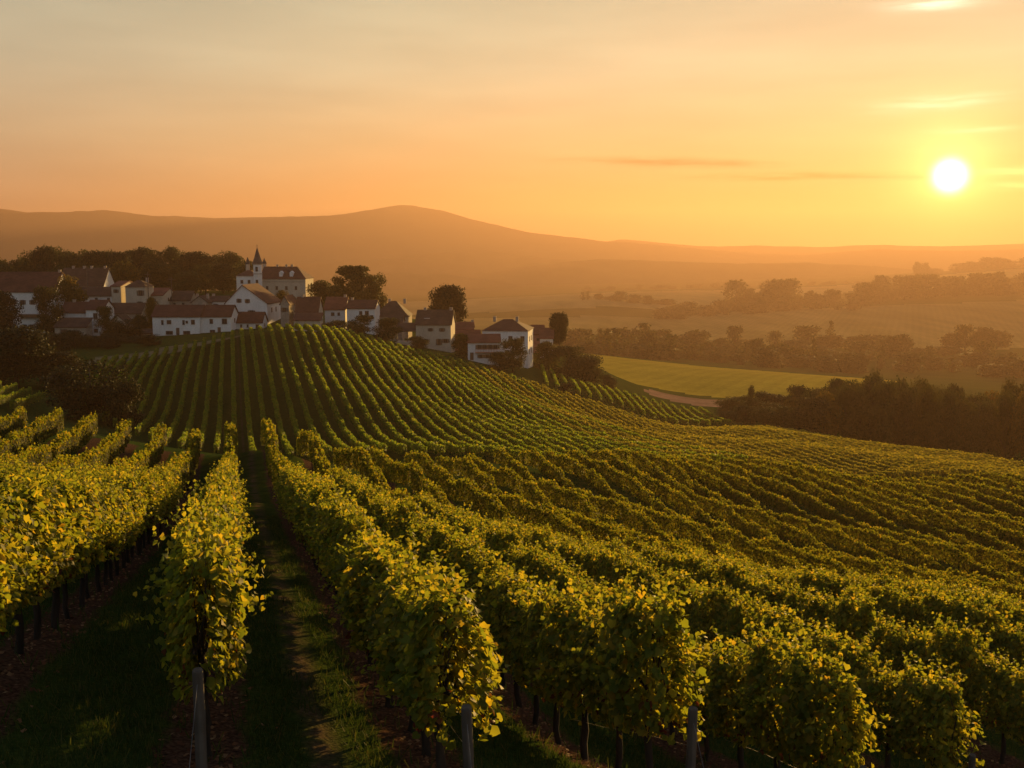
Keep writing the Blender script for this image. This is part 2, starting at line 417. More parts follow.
regions = [
    ('meadow', [P(575, 432), P(640, 425), P(720, 395), P(760, 392), P(880, 430), P(900, 600), P(840, 590), P(600, 630), P(570, 560)]),
    ('grass_bank', [P(96, 248), P(150, 258), P(240, 273), P(252, 284), P(150, 272), P(90, 262)]),
    ('dirt_road', [P(640, 352), P(700, 330), P(745, 325), P(748, 372), P(690, 380), P(650, 378)]),
    ('hay_field', [P(250, 1080), P(590, 1010), P(760, 900), P(900, 930), P(1100, 960), P(1200, 1500), P(800, 1480), P(660, 1330), P(560, 1310), P(250, 1250)]),
    ('stubble_field', [P(200, 1500), P(420, 1420), P(560, 1400), P(660, 1420), P(820, 1800), P(870, 2300), P(700, 2200), P(500, 1950), P(200, 1900)]),
    ('upland_field', [P(880, 1900), P(1150, 1850), P(1150, 2550), P(920, 2500)]),
]
for k, (nm, poly) in enumerate(regions, 1):
    owner[cell_mask(poly)] = k
quads = np.stack([vi[:-1, :-1], vi[:-1, 1:], vi[1:, 1:], vi[1:, :-1]], -1)
CROWI = np.arange(-40, 60)
CROW = np.array([-.4 + 2.25 * i if i < 2 else {2: 4.25, 3: 7.0, 4: 10.0}.get(i, 10 + 3.05 * (i - 4)) for i in CROWI])
def lane(c): return np.interp(c, CROW, CROWI)
VG = np.stack([GX.ravel(), GY.ravel(), GZ.ravel()], 1)

def ground_material():
    m, n, l = newmat('vineyard_ground')
    geo = n.new('ShaderNodeNewGeometry')
    sp = n.new('ShaderNodeSeparateXYZ'); l.new(geo.outputs['Position'], sp.inputs[0])
    def mt(op, a, b=None, clamp=False):
        x = n.new('ShaderNodeMath'); x.operation = op; x.use_clamp = clamp
        for i, v in enumerate((a, b)):
            if v is None: continue
            if isinstance(v, (int, float)): x.inputs[i].default_value = v
            else: l.new(v, x.inputs[i])
        return x.outputs[0]
    c = mt('ADD', sp.outputs[0], mt('MULTIPLY', sp.outputs[1], SLOPE))
    nn = n.new('ShaderNodeTexNoise'); l.new(geo.outputs['Position'], nn.inputs[0]); nn.inputs['Scale'].default_value = 1.7; nn.inputs['Detail'].default_value = 6
    n3 = n.new('ShaderNodeTexNoise'); l.new(geo.outputs['Position'], n3.inputs[0]); n3.inputs['Scale'].default_value = 22; n3.inputs['Detail'].default_value = 6
    nb = n.new('ShaderNodeTexNoise'); l.new(geo.outputs['Position'], nb.inputs[0]); nb.inputs['Scale'].default_value = .03; nb.inputs['Detail'].default_value = 5
    wob = mt('MULTIPLY', mt('SUBTRACT', nn.outputs[0], .5), .5)
    at_ = n.new('ShaderNodeAttribute'); at_.attribute_name = 'lane'; ph = at_.outputs['Fac']
    fr = mt('ABSOLUTE', mt('MULTIPLY', mt('SUBTRACT', mt('FRACT', mt('ADD', ph, .5)), .5), SPACING))    # metres from the row's line
    soilm = mt('SUBTRACT', 1.0, mt('DIVIDE', mt('SUBTRACT', mt('ADD', fr, wob), .33), .14), True)
    # only inside the vineyard plots, bounded far off and to the sides
    soilm = mt('MULTIPLY', soilm, mt('LESS_THAN', sp.outputs[1], 74.0))
    # worn track in the middle of one lane
    dc = mt('ABSOLUTE', mt('SUBTRACT', mt('ADD', c, mt('MULTIPLY', wob, .6)), TRACKC))
    trk = mt('SUBTRACT', 1.0, mt('DIVIDE', mt('SUBTRACT', dc, .06), .22), True)
    trk = mt('MULTIPLY', trk, mt('MULTIPLY', mt('SUBTRACT', nn.outputs[0], .30, True), 3.0, True))
    grass = rampn(n, l, nn.outputs[0], [(.25, (.026, .044, .011)), (.5, (.042, .068, .016)), (.75, (.07, .085, .022))])
    grass = mixc(n, l, 'MULTIPLY', 1.0, grass, rampn(n, l, n3.outputs[0], [(.3, (.6, .6, .6)), (.7, (1.25, 1.2, 1.1))]))
    grass = mixc(n, l, 'MULTIPLY', 1.0, grass, rampn(n, l, nb.outputs[0], [(.3, (.8, .9, .9)), (.7, (1.3, 1.15, 1.0))]))
    soil = rampn(n, l, n3.outputs[0], [(.3, (.03, .017, .011)), (.5, (.07, .04, .025)), (.7, (.13, .075, .045))])
    colr_ = mixc(n, l, 'MIX', soilm, grass, soil)
    colr_ = mixc(n, l, 'MIX', mt('MULTIPLY', trk, .85), colr_, rampn(n, l, n3.outputs[0], [(.3, (.05, .034, .021)), (.7, (.14, .095, .06))]))
    p = n.new('ShaderNodeBsdfPrincipled'); l.new(colr_, p.inputs['Base Color']); p.inputs['Roughness'].default_value = 1.0; p.inputs['Specular IOR Level'].default_value = 0
    b = n.new('ShaderNodeBump'); b.inputs['Strength'].default_value = .7; b.inputs['Distance'].default_value = .05; l.new(n3.outputs[0], b.inputs['Height']); l.new(b.outputs[0], p.inputs['Normal'])
    o = n.new('ShaderNodeOutputMaterial'); l.new(p.outputs[0], o.inputs[0])
    return m
SPACING = 2.25
ROW0 = -.4
TRACKC = .78
def field_mat(name, a, b, sx=.02, sy=.004):
    m, n, l = newmat(name)
    geo = n.new('ShaderNodeNewGeometry')
    mpn = n.new('ShaderNodeMapping'); l.new(geo.outputs['Position'], mpn.inputs[0]); mpn.inputs['Scale'].default_value = (sx, sy, .01); mpn.inputs['Rotation'].default_value = (0, 0, .5)
    nn = n.new('ShaderNodeTexNoise'); l.new(mpn.outputs[0], nn.inputs[0]); nn.inputs['Scale'].default_value = 1; nn.inputs['Detail'].default_value = 8; nn.inputs['Roughness'].default_value = .65
    n2 = n.new('ShaderNodeTexNoise'); l.new(geo.outputs['Position'], n2.inputs[0]); n2.inputs['Scale'].default_value = .6; n2.inputs['Detail'].default_value = 5
    c = rampn(n, l, nn.outputs[0], [(.3, a), (.7, b)])
    c = mixc(n, l, 'MULTIPLY', 1.0, c, rampn(n, l, n2.outputs[0], [(.3, (.75, .75, .75)), (.7, (1.15, 1.15, 1.15))]))
    p = n.new('ShaderNodeBsdfPrincipled'); l.new(c, p.inputs['Base Color']); p.inputs['Roughness'].default_value = 1; p.inputs['Specular IOR Level'].default_value = 0
    wv = n.new('ShaderNodeTexWave'); mp3 = n.new('ShaderNodeMapping'); l.new(geo.outputs['Position'], mp3.inputs[0]); mp3.inputs['Rotation'].default_value = (0, 0, .35)
    l.new(mp3.outputs[0], wv.inputs[0]); wv.inputs['Scale'].default_value = .035; wv.inputs['Distortion'].default_value = 4; wv.inputs['Detail'].default_value = 2; wv.inputs['Detail Scale'].default_value = .05
    c = mixc(n, l, 'MULTIPLY', 1.0, c, rampn(n, l, wv.outputs[0], [(.3, (.94, .94, .93)), (.6, (1.03, 1.03, 1.03))]))
    l.new(c, p.inputs['Base Color'])
    # upright stalks catch a low sun: a coarse bump stands in for the sward's real roughness
    bmp = n.new('ShaderNodeBump'); bmp.inputs['Strength'].default_value = .35; bmp.inputs['Distance'].default_value = .4; l.new(n2.outputs[0], bmp.inputs['Height']); l.new(bmp.outputs[0], p.inputs['Normal'])
    o = n.new('ShaderNodeOutputMaterial'); l.new(p.outputs[0], o.inputs[0])
    return m
FM = {0: ground_material(),
      1: field_mat('meadow_grass', (.29, .23, .025), (.42, .32, .04), .03, .03),
      2: field_mat('bank', (.12, .11, .06), (.2, .17, .09), .3, .3),
      3: field_mat('bare_earth', (.22, .13, .08), (.34, .22, .14), .1, .1),
      4: field_mat('hay', (.13, .115, .035), (.26, .215, .07)),
      5: field_mat('stubble', (.15, .13, .05), (.28, .23, .09)),
      6: field_mat('upland_grass', (.13, .13, .04), (.25, .21, .06))}
for k in range(len(regions) + 1):
    q = quads[owner == k]
    if not len(q): continue
    used, inv = np.unique(q.ravel(), return_inverse=True)
    me = mesh_np('ground' if k == 0 else regions[k - 1][0], VG[used], inv.reshape(-1, 4), smooth=True)
    la = me.attributes.new('lane', 'FLOAT', 'POINT'); la.data.foreach_set('value', lane(VG[used, 0] + SLOPE * VG[used, 1]).astype(np.float32))
    o = link(me.name, me, None, [FM[k]])
    tag(o, kind='structure')

# far ranges: each a real ridge with its own depth, foot and back slope
def ridge(name, pts, Y0, thick, mat, seed, foot=-170, rough=1.0, nx=260, ny=26):
    """pts: crest as (pixel column, pixel row) read at depth Y0"""
    xs = np.array([p[0] for p in pts], float); ys = np.array([p[1] for p in pts], float)
    cols = np.linspace(xs[0], xs[-1], nx)
    # smooth crest
    crest = np.interp(cols, xs, ys)
    kk = np.hanning(9); kk /= kk.sum()
    crest = np.convolve(np.pad(crest, 4, mode='edge'), kk, mode='valid')
    V = np.zeros((nx, ny, 3))
    for i, px in enumerate(cols):
        top = at(px, crest[i], Y0)
        for j in range(ny):
            s = (j / (ny - 1)) * 2 - 1
            yy = Y0 + s * thick
            xx = top.x * (1 + .35 * s * thick / Y0)
            prof = (1 - abs(s)) ** 1.15 if s < 0 else (1 - abs(s))
            n_ = mnoise.fractal(Vector((xx / (thick * .45), yy / (thick * .45), seed)), 1.0, 2.0, 5)
            h = (top.z - foot) * (prof + .16 * rough * n_ * (1 - prof) * prof * 3)
            n2 = mnoise.noise(Vector((xx / 60, yy / 60, seed + 5))) * 3.0 * rough + mnoise.fractal(Vector((xx / 420, yy / 420, seed + 8)), 1, 2, 4) * 9 * rough
            V[i, j] = (xx, yy, foot + h + n2 * (1 if prof > .02 else 0))
    g = np.arange(nx * ny).reshape(nx, ny)
    q = np.stack([g[:-1, :-1], g[1:, :-1], g[1:, 1:], g[:-1, 1:]], -1).reshape(-1, 4)
    o = link(name, mesh_np(name, V.reshape(-1, 3), q, smooth=True), None, [mat])
    tag(o, kind='structure')
woods = field_mat('wooded_slope', (.03, .035, .012), (.07, .07, .024), .006, .006)
mtn = field_mat('mountain_woods', (.03, .036, .016), (.06, .062, .03), .002, .002)
ridge('mountains', [(-260, 214), (-120, 200), (0, 205), (25, 209), (110, 208), (150, 213), (210, 216), (290, 214), (340, 212), (370, 207), (388, 203), (405, 202), (440, 207), (480, 219), (520, 228), (560, 233), (600, 239), (645, 242), (700, 247), (760, 252), (820, 256)], 6100, 900, mtn, 3.0)
ridge('mountains', [(560, 248), (620, 238), (650, 240), (700, 245), (760, 245), (820, 246), (880, 243), (940, 245), (1010, 243), (1100, 240), (1250, 238)], 6900, 450, mtn, 9.0, rough=.6)
ridge('mountains', [(430, 262), (520, 256), (600, 252), (700, 252), (800, 254), (880, 248), (960, 250), (1024, 248), (1150, 246), (1250, 248)], 5900, 400, mtn, 14.0, rough=.6)
ridge('hills', [(-200, 268), (100, 264), (300, 262), (380, 258), (450, 251), (490, 250), (540, 256), (600, 262), (700, 268)], 5000, 350, woods, 21.0, rough=.8)
ridge('hills', [(400, 284), (440, 280), (480, 274), (520, 266), (560, 261), (600, 258), (660, 260), (740, 262), (800, 262), (850, 264), (900, 268), (960, 274), (1040, 280)], 4500, 300, woods, 31.0, rough=.7)
ridge('hills', [(180, 292), (250, 284), (330, 276), (400, 272), (450, 274), (500, 282), (560, 292)], 3900, 250, woods, 37.0, rough=.8)

if HAZE:
    hb = MB(); hb.box(-7700, 7700, -40, 8000, -260, 275)
    m, n, l = newmat('haze_air')
    pv = n.new('ShaderNodeVolumePrincipled')
    pv.inputs['Color'].default_value = (.41, .275, .21, 1)
    pv.inputs['Density'].default_value = 1.75e-4
    pv.inputs['Anisotropy'].default_value = .5
    o = n.new('ShaderNodeOutputMaterial'); l.new(pv.outputs[0], o.inputs['Volume'])
    ho = hb.build('haze', m)
    tag(ho, 'warm evening haze filling the whole valley', 'haze', kind='stuff')

# ------------------------------------------------------------------ leaves
rng = np.random.default_rng(8)
random.seed(7)
LOBED = np.array([(0, 0, 0), (.36, -.12, .05), (.50, .32, .10), (.32, .56, .05), (0, .86, -.10), (-.32, .56, .05), (-.50, .32, .10), (-.36, -.12, .05)], float)
LOBED[:, 1] -= .35
LOBED_F = np.array([(0, 1, 2, 3, 4), (0, 4, 5, 6, 7)])
DIAM = np.array([(0, -.5, 0), (.5, .0, .08), (0, .5, 0), (-.5, .05, .08)], float)
DIAM_F = np.array([(0, 1, 2, 3)])
def leaves(C, size, N, rng, tmpl=DIAM, F_=DIAM_F, jitter=.6):
    """C centres, N preferred normals"""
    n = len(C)
    nn = N + rng.normal(0, jitter, (n, 3)); nn /= np.linalg.norm(nn, axis=1, keepdims=True) + 1e-9
    t = rng.normal(0, 1, (n, 3)); t[:, 2] -= .7
    t -= (t * nn).sum(1, keepdims=True) * nn; t /= np.linalg.norm(t, axis=1, keepdims=True) + 1e-9
    b = np.cross(nn, t)
    s = np.broadcast_to(size, (n,))[:, None, None]
    V = C[:, None] + s * (tmpl[None, :, 0:1] * b[:, None] + tmpl[None, :, 1:2] * t[:, None] + tmpl[None, :, 2:3] * nn[:, None])
    Fc = (np.arange(n)[:, None, None] * len(tmpl) + F_[None]).reshape(-1, F_.shape[1])
    return V.reshape(-1, 3), Fc

# ------------------------------------------------------------------ grapevines
def vine_foliage(k, rng, hi=True):
    n = 2600
    x = np.clip(rng.normal(0, .34, n), -.72, .72)
    bulge = .245 + .07 * np.sin(x * 5 + k) + .05 * rng.normal(0, 1, n)
    zt = rng.uniform(0, 1, n) ** .85
    z = .64 + (1.14 - .42 * x ** 2 + .06 * np.sin(x * 9 + k * 2)) * zt
    w = bulge * (1.05 - .55 * (zt - .45) ** 2 * 2)
    sgn = np.where(rng.random(n) < .5, -1, 1)
    yv = sgn * w * (1 - .55 * rng.random(n) ** 2.2)
    C = np.stack([x, yv, z], 1)
    N = np.stack([rng.normal(0, .3, n), sgn * .9, .35 + .7 * zt], 1)
    S = .045 + .065 * rng.random(n) ** 1.3
    # shoots: arching canes with leaves in pairs, above the top and out of the sides
    cs, ns, ss = [C], [N], [S]
    for q in range(34):
        p = np.array([rng.uniform(-.6, .6), rng.uniform(-.22, .22), 1.65])
        d = np.array([rng.normal(0, .35), rng.normal(0, .40), 1.0]); L = rng.uniform(.15, .58)
        if q > 24: p = np.array([rng.uniform(-.6, .6), rng.choice([-1, 1]) * .28, rng.uniform(1.0, 1.5)]); d = np.array([rng.normal(0, .4), np.sign(p[1]) * .9, .25]); L = rng.uniform(.2, .42)
        d /= np.linalg.norm(d); m = int(L / .03)
        t = np.linspace(0, 1, m)[:, None]
        pts = p + d * L * t + np.array([0, 0, -.10]) * t ** 2 * (L / .5)
        pts = pts + rng.normal(0, .028, pts.shape)
        cs.append(pts); ns.append(rng.normal(0, .6, pts.shape) + (0, 0, .7)); ss.append(np.linspace(.088, .045, m) * rng.uniform(.9, 1.1, m))
    C, N, S = np.concatenate(cs), np.concatenate(ns), np.concatenate(ss)
    V, Fc = leaves(C, S, N, rng, LOBED, LOBED_F, .55)
    me = mesh_np('foliage', V, Fc)
    mi = np.zeros(len(C), int); mi[(C[:, 2] < 1.0) & (rng.random(len(C)) < .07)] = 1
    me.polygons.foreach_set('material_index', np.repeat(mi, 2).astype(np.int32))
    me.materials.append(M['vine_leaf']); me.materials.append(M['red_leaf'])
    return me
def vine_trunk(rng):
    mb = MB()
    x = y = 0
    pts, rad = [], []
    for i in range(8):
        t = i / 7
        pts.append((x, y, -.12 + 1.05 * t)); rad.append(.045 - .014 * t + rng.uniform(-.005, .008))
        x += rng.normal(0, .022); y += rng.normal(0, .018)
    rad[0] *= 1.35
    mb.tube(pts, rad, 7)
    top = Vector(pts[-1])
    for s in (-1, 1):
        mb.tube([top - Vector((0, 0, .06)), top + Vector((s * .14, 0, .06)), top + Vector((s * .34, rng.normal(0, .02), .08)), top + Vector((s * .58, 0, .1))], [.026, .024, .018, .011], 6)
    for q in range(7):
        xx = rng.uniform(-.5, .5)
        mb.tube([top + Vector((xx, 0, .06)), top + Vector((xx + rng.normal(0, .05), rng.normal(0, .08), .45)), top + Vector((xx + rng.normal(0, .1), rng.normal(0, .14), .85))], [.009, .006, .003], 5)
    me = bpy.data.meshes.new('trunk'); me.from_pydata(mb.v, [], mb.f); me.polygons.foreach_set('use_smooth', [True] * len(me.polygons)); me.update()
    me.materials.append(M['bark'])
    return me
FOL = [vine_foliage(k, rng) for k in range(9)]
TRK = [vine_trunk(rng) for k in range(6)]

ORD = ['first', 'second', 'third', 'fourth', 'fifth', 'sixth', 'seventh', 'eighth', 'ninth', 'tenth', 'eleventh', 'twelfth', 'thirteenth', 'fourteenth', 'fifteenth',
       'sixteenth', 'seventeenth', 'eighteenth', 'nineteenth', 'twentieth']
def ordn(i): return ORD[i] if i < len(ORD) else 'far'
def row_start(c):
    if c < -1: return 7.6
    if c < 1: return 9.3
    return float(np.interp(c, [1.85, 4.25, 7, 10, 30], [9.2, 10.4, 12.1, 14.7, 26]))
def row_end(c):
    if c < 2: return 71 + .5 * math.sin(c)
    return min(71 + 1.05 * (c - 2), 117)
rows_near = [(int(i), float(c)) for i, c in zip(CROWI, CROW) if -7 <= i and c < 84]
cands = []
for i, c in rows_near:
    y = row_start(c) + .5
    k = 0
    while y < 60:
        x = c - SLOPE * y
        cands.append((math.hypot(x, y), i, c, x, y, k)); y += 1.12; k += 1
cx_ = np.array([(a[3], a[4]) for a in cands]); cz_ = gz(cx_[:, 0], cx_[:, 1])
vis = []
for a, z in zip(cands, cz_):
    px, py = proj(a[3], a[4], z + 1.2)
    if -70 < px < 1094 and py < 860: vis.append((a[0], a, z))
vis.sort(key=lambda t: t[0])
RNEAR = vis[289][0]
print('near vines reach', RNEAR, 'candidates', len(vis))
def side_words(i):
    return f'{ordn(-i)} row left of the worn grass track' if i <= 0 else f'{ordn(i - 1)} row right of the worn grass track'
yaw = math.atan(SLOPE)
vine_first = {}
proto = empty('grapevine', (0, 0, 0))
tag(proto, 'x', 'grapevine')
pf = link('foliage', FOL[0], proto); pt = link('trunk', TRK[0], proto)
first = True
near_lim = {}
for (d, a, z) in sorted(vis[:290], key=lambda t: (t[1][1], t[1][4])):
    _, i, c, x, y, k = a
    if first: o, f_, t_ = proto, pf, pt; first = False
    else:
        o = proto.copy(); f_ = pf.copy(); t_ = pt.copy()
        for q in (o, f_, t_): COL.objects.link(q)
        f_.parent = o; t_.parent = o
    f_.data = random.choice(FOL); t_.data = random.choice(TRK)
    o.location = (x + random.gauss(0, .03), y, z)
    o.rotation_euler = (0, math.atan(.12), R(90) + yaw + (math.pi if random.random() < .5 else 0) + random.gauss(0, .06))
    if abs(o.rotation_euler[2] - R(90) - yaw) > 1: o.rotation_euler[1] *= -1
    s = random.uniform(.88, 1.13)
    o.scale = (1.03, s * random.uniform(.9, 1.15) * (.8 if i == 0 else 1), s)
    if k == 0 and -1 < i < 7:
        o['label'] = f'big grapevine ending the {side_words(i)}'
        o['group'] = 'end vines behind the row posts'
    else:
        o['label'] = f'golden green grapevine with bare trunk in the {side_words(i)}'
        o['group'] = f'grapevines in the {side_words(i)}'
    near_lim[i] = max(near_lim.get(i, 0), y + .56)

# posts: end posts of rows and stakes further in
def make_post(name, h, w, loc, tilt=(0, 0), parent=None):
    mb = MB()
    n = 8
    pts = []
    mb.tube([(0, 0, -.3), (0, 0, .2), (.004, 0, h * .6), (0, .003, h - .015), (0, 0, h)], [w * 1.02, w, w * .97, w * .95, w * .84], 10)
    o = mb.build(name, M['old_wood'], parent)
    o.location = loc; o.rotation_euler = (tilt[0], tilt[1], 0)
    return o
EP = {0: 'weathered grey end post left of the worn grass track', 1: 'weathered end post of the row just right of the worn track',
      2: 'grey end post near the middle of the bottom edge', 3: 'short end post almost hidden by leaves right of the middle post', 4: 'end post in the dark leaves at the bottom right corner'}
for i in range(0, 6):
    c = dict(rows_near)[i]
    y = row_start(c) - .22
    x = c - SLOPE * y
    z = g1(x, y)
    o = make_post('end_post', 1.0 if i else .98, .05, (x + (.06 if i else 0), y, z), (R(random.uniform(-4, 1)), R(random.uniform(-3, 3))))
    wb = MB()
    for zz_ in (.62, .86):
        yy_ = [0, 1.2, 2.4, 3.6]
        wb.tube([(-SLOPE * q_, q_, zz_ + g1(x - SLOPE * q_, y + q_) - z) for q_ in yy_], [.0022] * 4, 4)
    wb.tube([(.0, 0, .9), (.12, -.9, g1(x + .12, y - .9) - z - .05)], [.003, .003], 4)
    wb.build('wire', M['wire'], o)
    tag(o, EP.get(i, 'last end post at the lower right of the vineyard'), 'post', 'end posts of the nearest vine rows')

# ------------------------------------------------------------------ the long vine rows further off
def row_mesh(c, y0, y1, slope, rng, lod_k=1.0, height=1.0, mat='vine_leaf_far', trunks=False, gaps=0.0):
    """foliage of one continuous row, as leaf-sized faces round a hedge-shaped section"""
    step = 1.0
    ys = np.arange(y0, y1, step)
    if len(ys) < 3: return None
    xs = c - slope * ys
    dist = np.hypot(xs, ys)
    size = np.clip(.07 + .0010 * dist, .115, .48) * lod_k
    cnt = np.maximum((9.5 / size ** 2 + rng.random(len(ys)) * 2).astype(int), 4)
    Y = np.repeat(ys, cnt) + rng.uniform(0, step, cnt.sum())
    S = np.repeat(size, cnt) * rng.uniform(.7, 1.25, cnt.sum())
    n = len(Y)
    wob = .05 * np.sin(Y * .55 + c * 3) + .06 * np.sin(Y * 1.7 + c)
    hv = 1 + .07 * np.sin(Y * .8 + c * 2.1) + .05 * np.sin(Y * 2.6 + c) + .05 * np.sin(Y * 5.3 + c * 5)
    zt = rng.random(n) ** .8
    z = .66 + (1.16 * hv) * zt
    sgn = np.where(rng.random(n) < .5, -1, 1)
    wdt = (.25 + .04 * np.sin(Y * 2.9 + c * 4)) * (1.02 - .5 * np.maximum(zt - .5, 0) ** 2)
    yv = sgn * wdt * (1 - .6 * rng.random(n) ** 2)
    up = rng.random(n) < .045
    z = np.where(up, 1.72 * hv + rng.random(n) ** 1.7 * .22, z)
    yv = np.where(up, yv * .6, yv)
    X = c - slope * Y + wob + yv
    G = np.interp(Y, np.arange(y0 - 2, y1 + 3, 1.5), gz(c - slope * np.arange(y0 - 2, y1 + 3, 1.5), np.arange(y0 - 2, y1 + 3, 1.5)))
    # the ground also falls across the row, but the row is narrow: one height per station
    C = np.stack([X, Y, G + z * height], 1)
    tp = np.clip((zt - .82) * 7, 0, 1) + up
    N = np.stack([sgn * 1.0 * (1 - tp) + rng.normal(0, .8, n) * tp, rng.normal(0, .12, n) + rng.normal(0, .8, n) * tp, .25 + .1 * zt], 1)
    if gaps:
        keep = (np.sin(Y * .37 + c * 9) + np.sin(Y * .91 + c * 4)) > -1.9 + gaps
        C, N, S = C[keep], N[keep], S[keep]
    org = np.array([c - slope * (y0 + y1) / 2, (y0 + y1) / 2, 0]); org[2] = g1(org[0], org[1])
    V, Fc = leaves(C - org, S, N, rng, DIAM, DIAM_F, .38)
    me = mesh_np('foliage', V, Fc)
    me.materials.append(M[mat])
    return me, org
def add_row(c, y0, y1, slope, label, group, mat, lod_k=1.0, trunk_to=0, height=1.0, gaps=0.0):
    r = row_mesh(c, y0, y1, slope, rng, lod_k, height, mat, gaps=gaps)
    if not r: return
    me, org = r
    root = empty('vine_row', org)
    tag(root, label, 'vine row', group)
    link('foliage', me, root)
    # bare stems and stakes under the leaves, seen only where the row is close
    if trunk_to:
        y = y0; k = 0
        while y < min(y1, trunk_to) and k < 100:
            x = c - slope * y
            t = bpy.data.objects.new('trunk', TRK[k % len(TRK)]); COL.objects.link(t); t.parent = root
            t.location = Vector((x, y, g1(x, y))) - Vector(org); t.rotation_euler = (0, 0, R(90) + yaw); t.scale = (1, 1, .95)
            y += 1.12; k += 1
    return root
for i, c in rows_near:
    y0 = max(near_lim.get(i, 0), 0)
    if y0 == 0:
        # rows with no close vines begin where they come into the frame
        yy = np.arange(10, 115, 1.0); pxs = np.array([proj(c - SLOPE * y, y, -15)[0] for y in yy])
        ok = yy[(pxs > -60) & (pxs < 1100) & (yy > row_start(c))]
        if not len(ok): continue
        y0 = max(ok[0], math.sqrt(max(RNEAR ** 2 - 30, 1)) * .0 + ok[0])
    y1 = row_end(c)
    if y1 - y0 < 4: continue
    if i <= 0: lab, grp = f'sunlit far stretch of the {side_words(i)}', 'golden vine rows on the near left slope'
    elif i < 7: lab, grp = f'far stretch of the {side_words(i)}, dark flanked', 'vine rows running down into the dip'
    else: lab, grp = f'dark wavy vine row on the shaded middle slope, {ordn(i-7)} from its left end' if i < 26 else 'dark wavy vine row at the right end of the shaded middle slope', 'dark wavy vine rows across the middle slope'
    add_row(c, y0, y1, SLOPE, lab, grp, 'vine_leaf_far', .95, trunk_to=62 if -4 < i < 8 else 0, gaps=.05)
# loose young shoots between the dip rows are left to the ground

# the hill
def hill_end(c):
    # plan boundary behind the crest and, to the right, in front of the wood
    xs = [-30, -14, 5, 20, 40, 60, 75, 90, 110, 140]
    es = [252, 262, 274, 274, 268, 258, 252, 246, 240, 232]
    return float(np.interp(c, xs, es))
n_hill = 0
for i in range(-13, 58):
    c = ROW0 + SPACING * i
    y0 = 128 + (8 if c < 0 else 0) + max(0, -c - 8) * 2.6
    if c > 60: y0 = 138
    y1 = hill_end(c)
    if i == -13: lab = 'leftmost vine row on the hill, beside the dark trees'
    elif i < 18: lab = 'bright topped vine row climbing the green hill below the white houses'
    elif i < 32: lab = 'vine row curving over the right shoulder of the hill'
    else: lab = 'fine golden vine row on the flat strip before the dark wood'
    grp = 'vine rows on the hill' if i < 18 else 'vine rows on the hill shoulder' if i < 32 else 'golden vine rows on the flat strip'
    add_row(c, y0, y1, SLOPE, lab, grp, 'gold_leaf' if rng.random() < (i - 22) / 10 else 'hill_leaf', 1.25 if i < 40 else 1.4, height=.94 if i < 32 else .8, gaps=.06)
    n_hill += 1
for k in range(4):
    add_row(-41 + 2.6 * k, 160, 190, SLOPE, 'short vine row in the dark corner plot left of the bushes', 'vine rows in the left corner plot', 'hill_leaf', 1.0)
for k in range(18):
    cc = 8.5 + 2.6 * k
    add_row(cc - .0, 264 - .2 * k, 314 - .6 * k, .0, 'small vine row in the little plot below the round bush', 'vine rows in the little plot', 'hill_leaf', 1.1, height=.9)

# ------------------------------------------------------------------ trees
def crown_mesh(rng, blobs, per, leaf, mat):
    cs, ns, ss = [], [], []
    for (c, r) in blobs:
        c = np.array(c); r = np.array(r)
        n = int(per * (r[0] * r[1] * r[2]) ** (2 / 3) * 40) + 12
        d = rng.normal(0, 1, (n, 3)); d /= np.linalg.norm(d, axis=1, keepdims=True)
        rad = rng.random(n) ** .35
        bump = 1 + .18 * np.sin(d[:, 0] * 7 + c[0] * 30) * np.sin(d[:, 2] * 6 + c[1] * 20)
        p = c + d * r * (rad * bump)[:, None]
        cs.append(p); ns.append(d + (0, 0, .35)); ss.append(leaf * rng.uniform(.6, 1.4, n))
    V, Fc = leaves(np.concatenate(cs), np.concatenate(ss), np.concatenate(ns), rng, DIAM, DIAM_F, .8)
    me = mesh_np('crown', V, Fc)
    me.materials.append(M[mat])
    return me
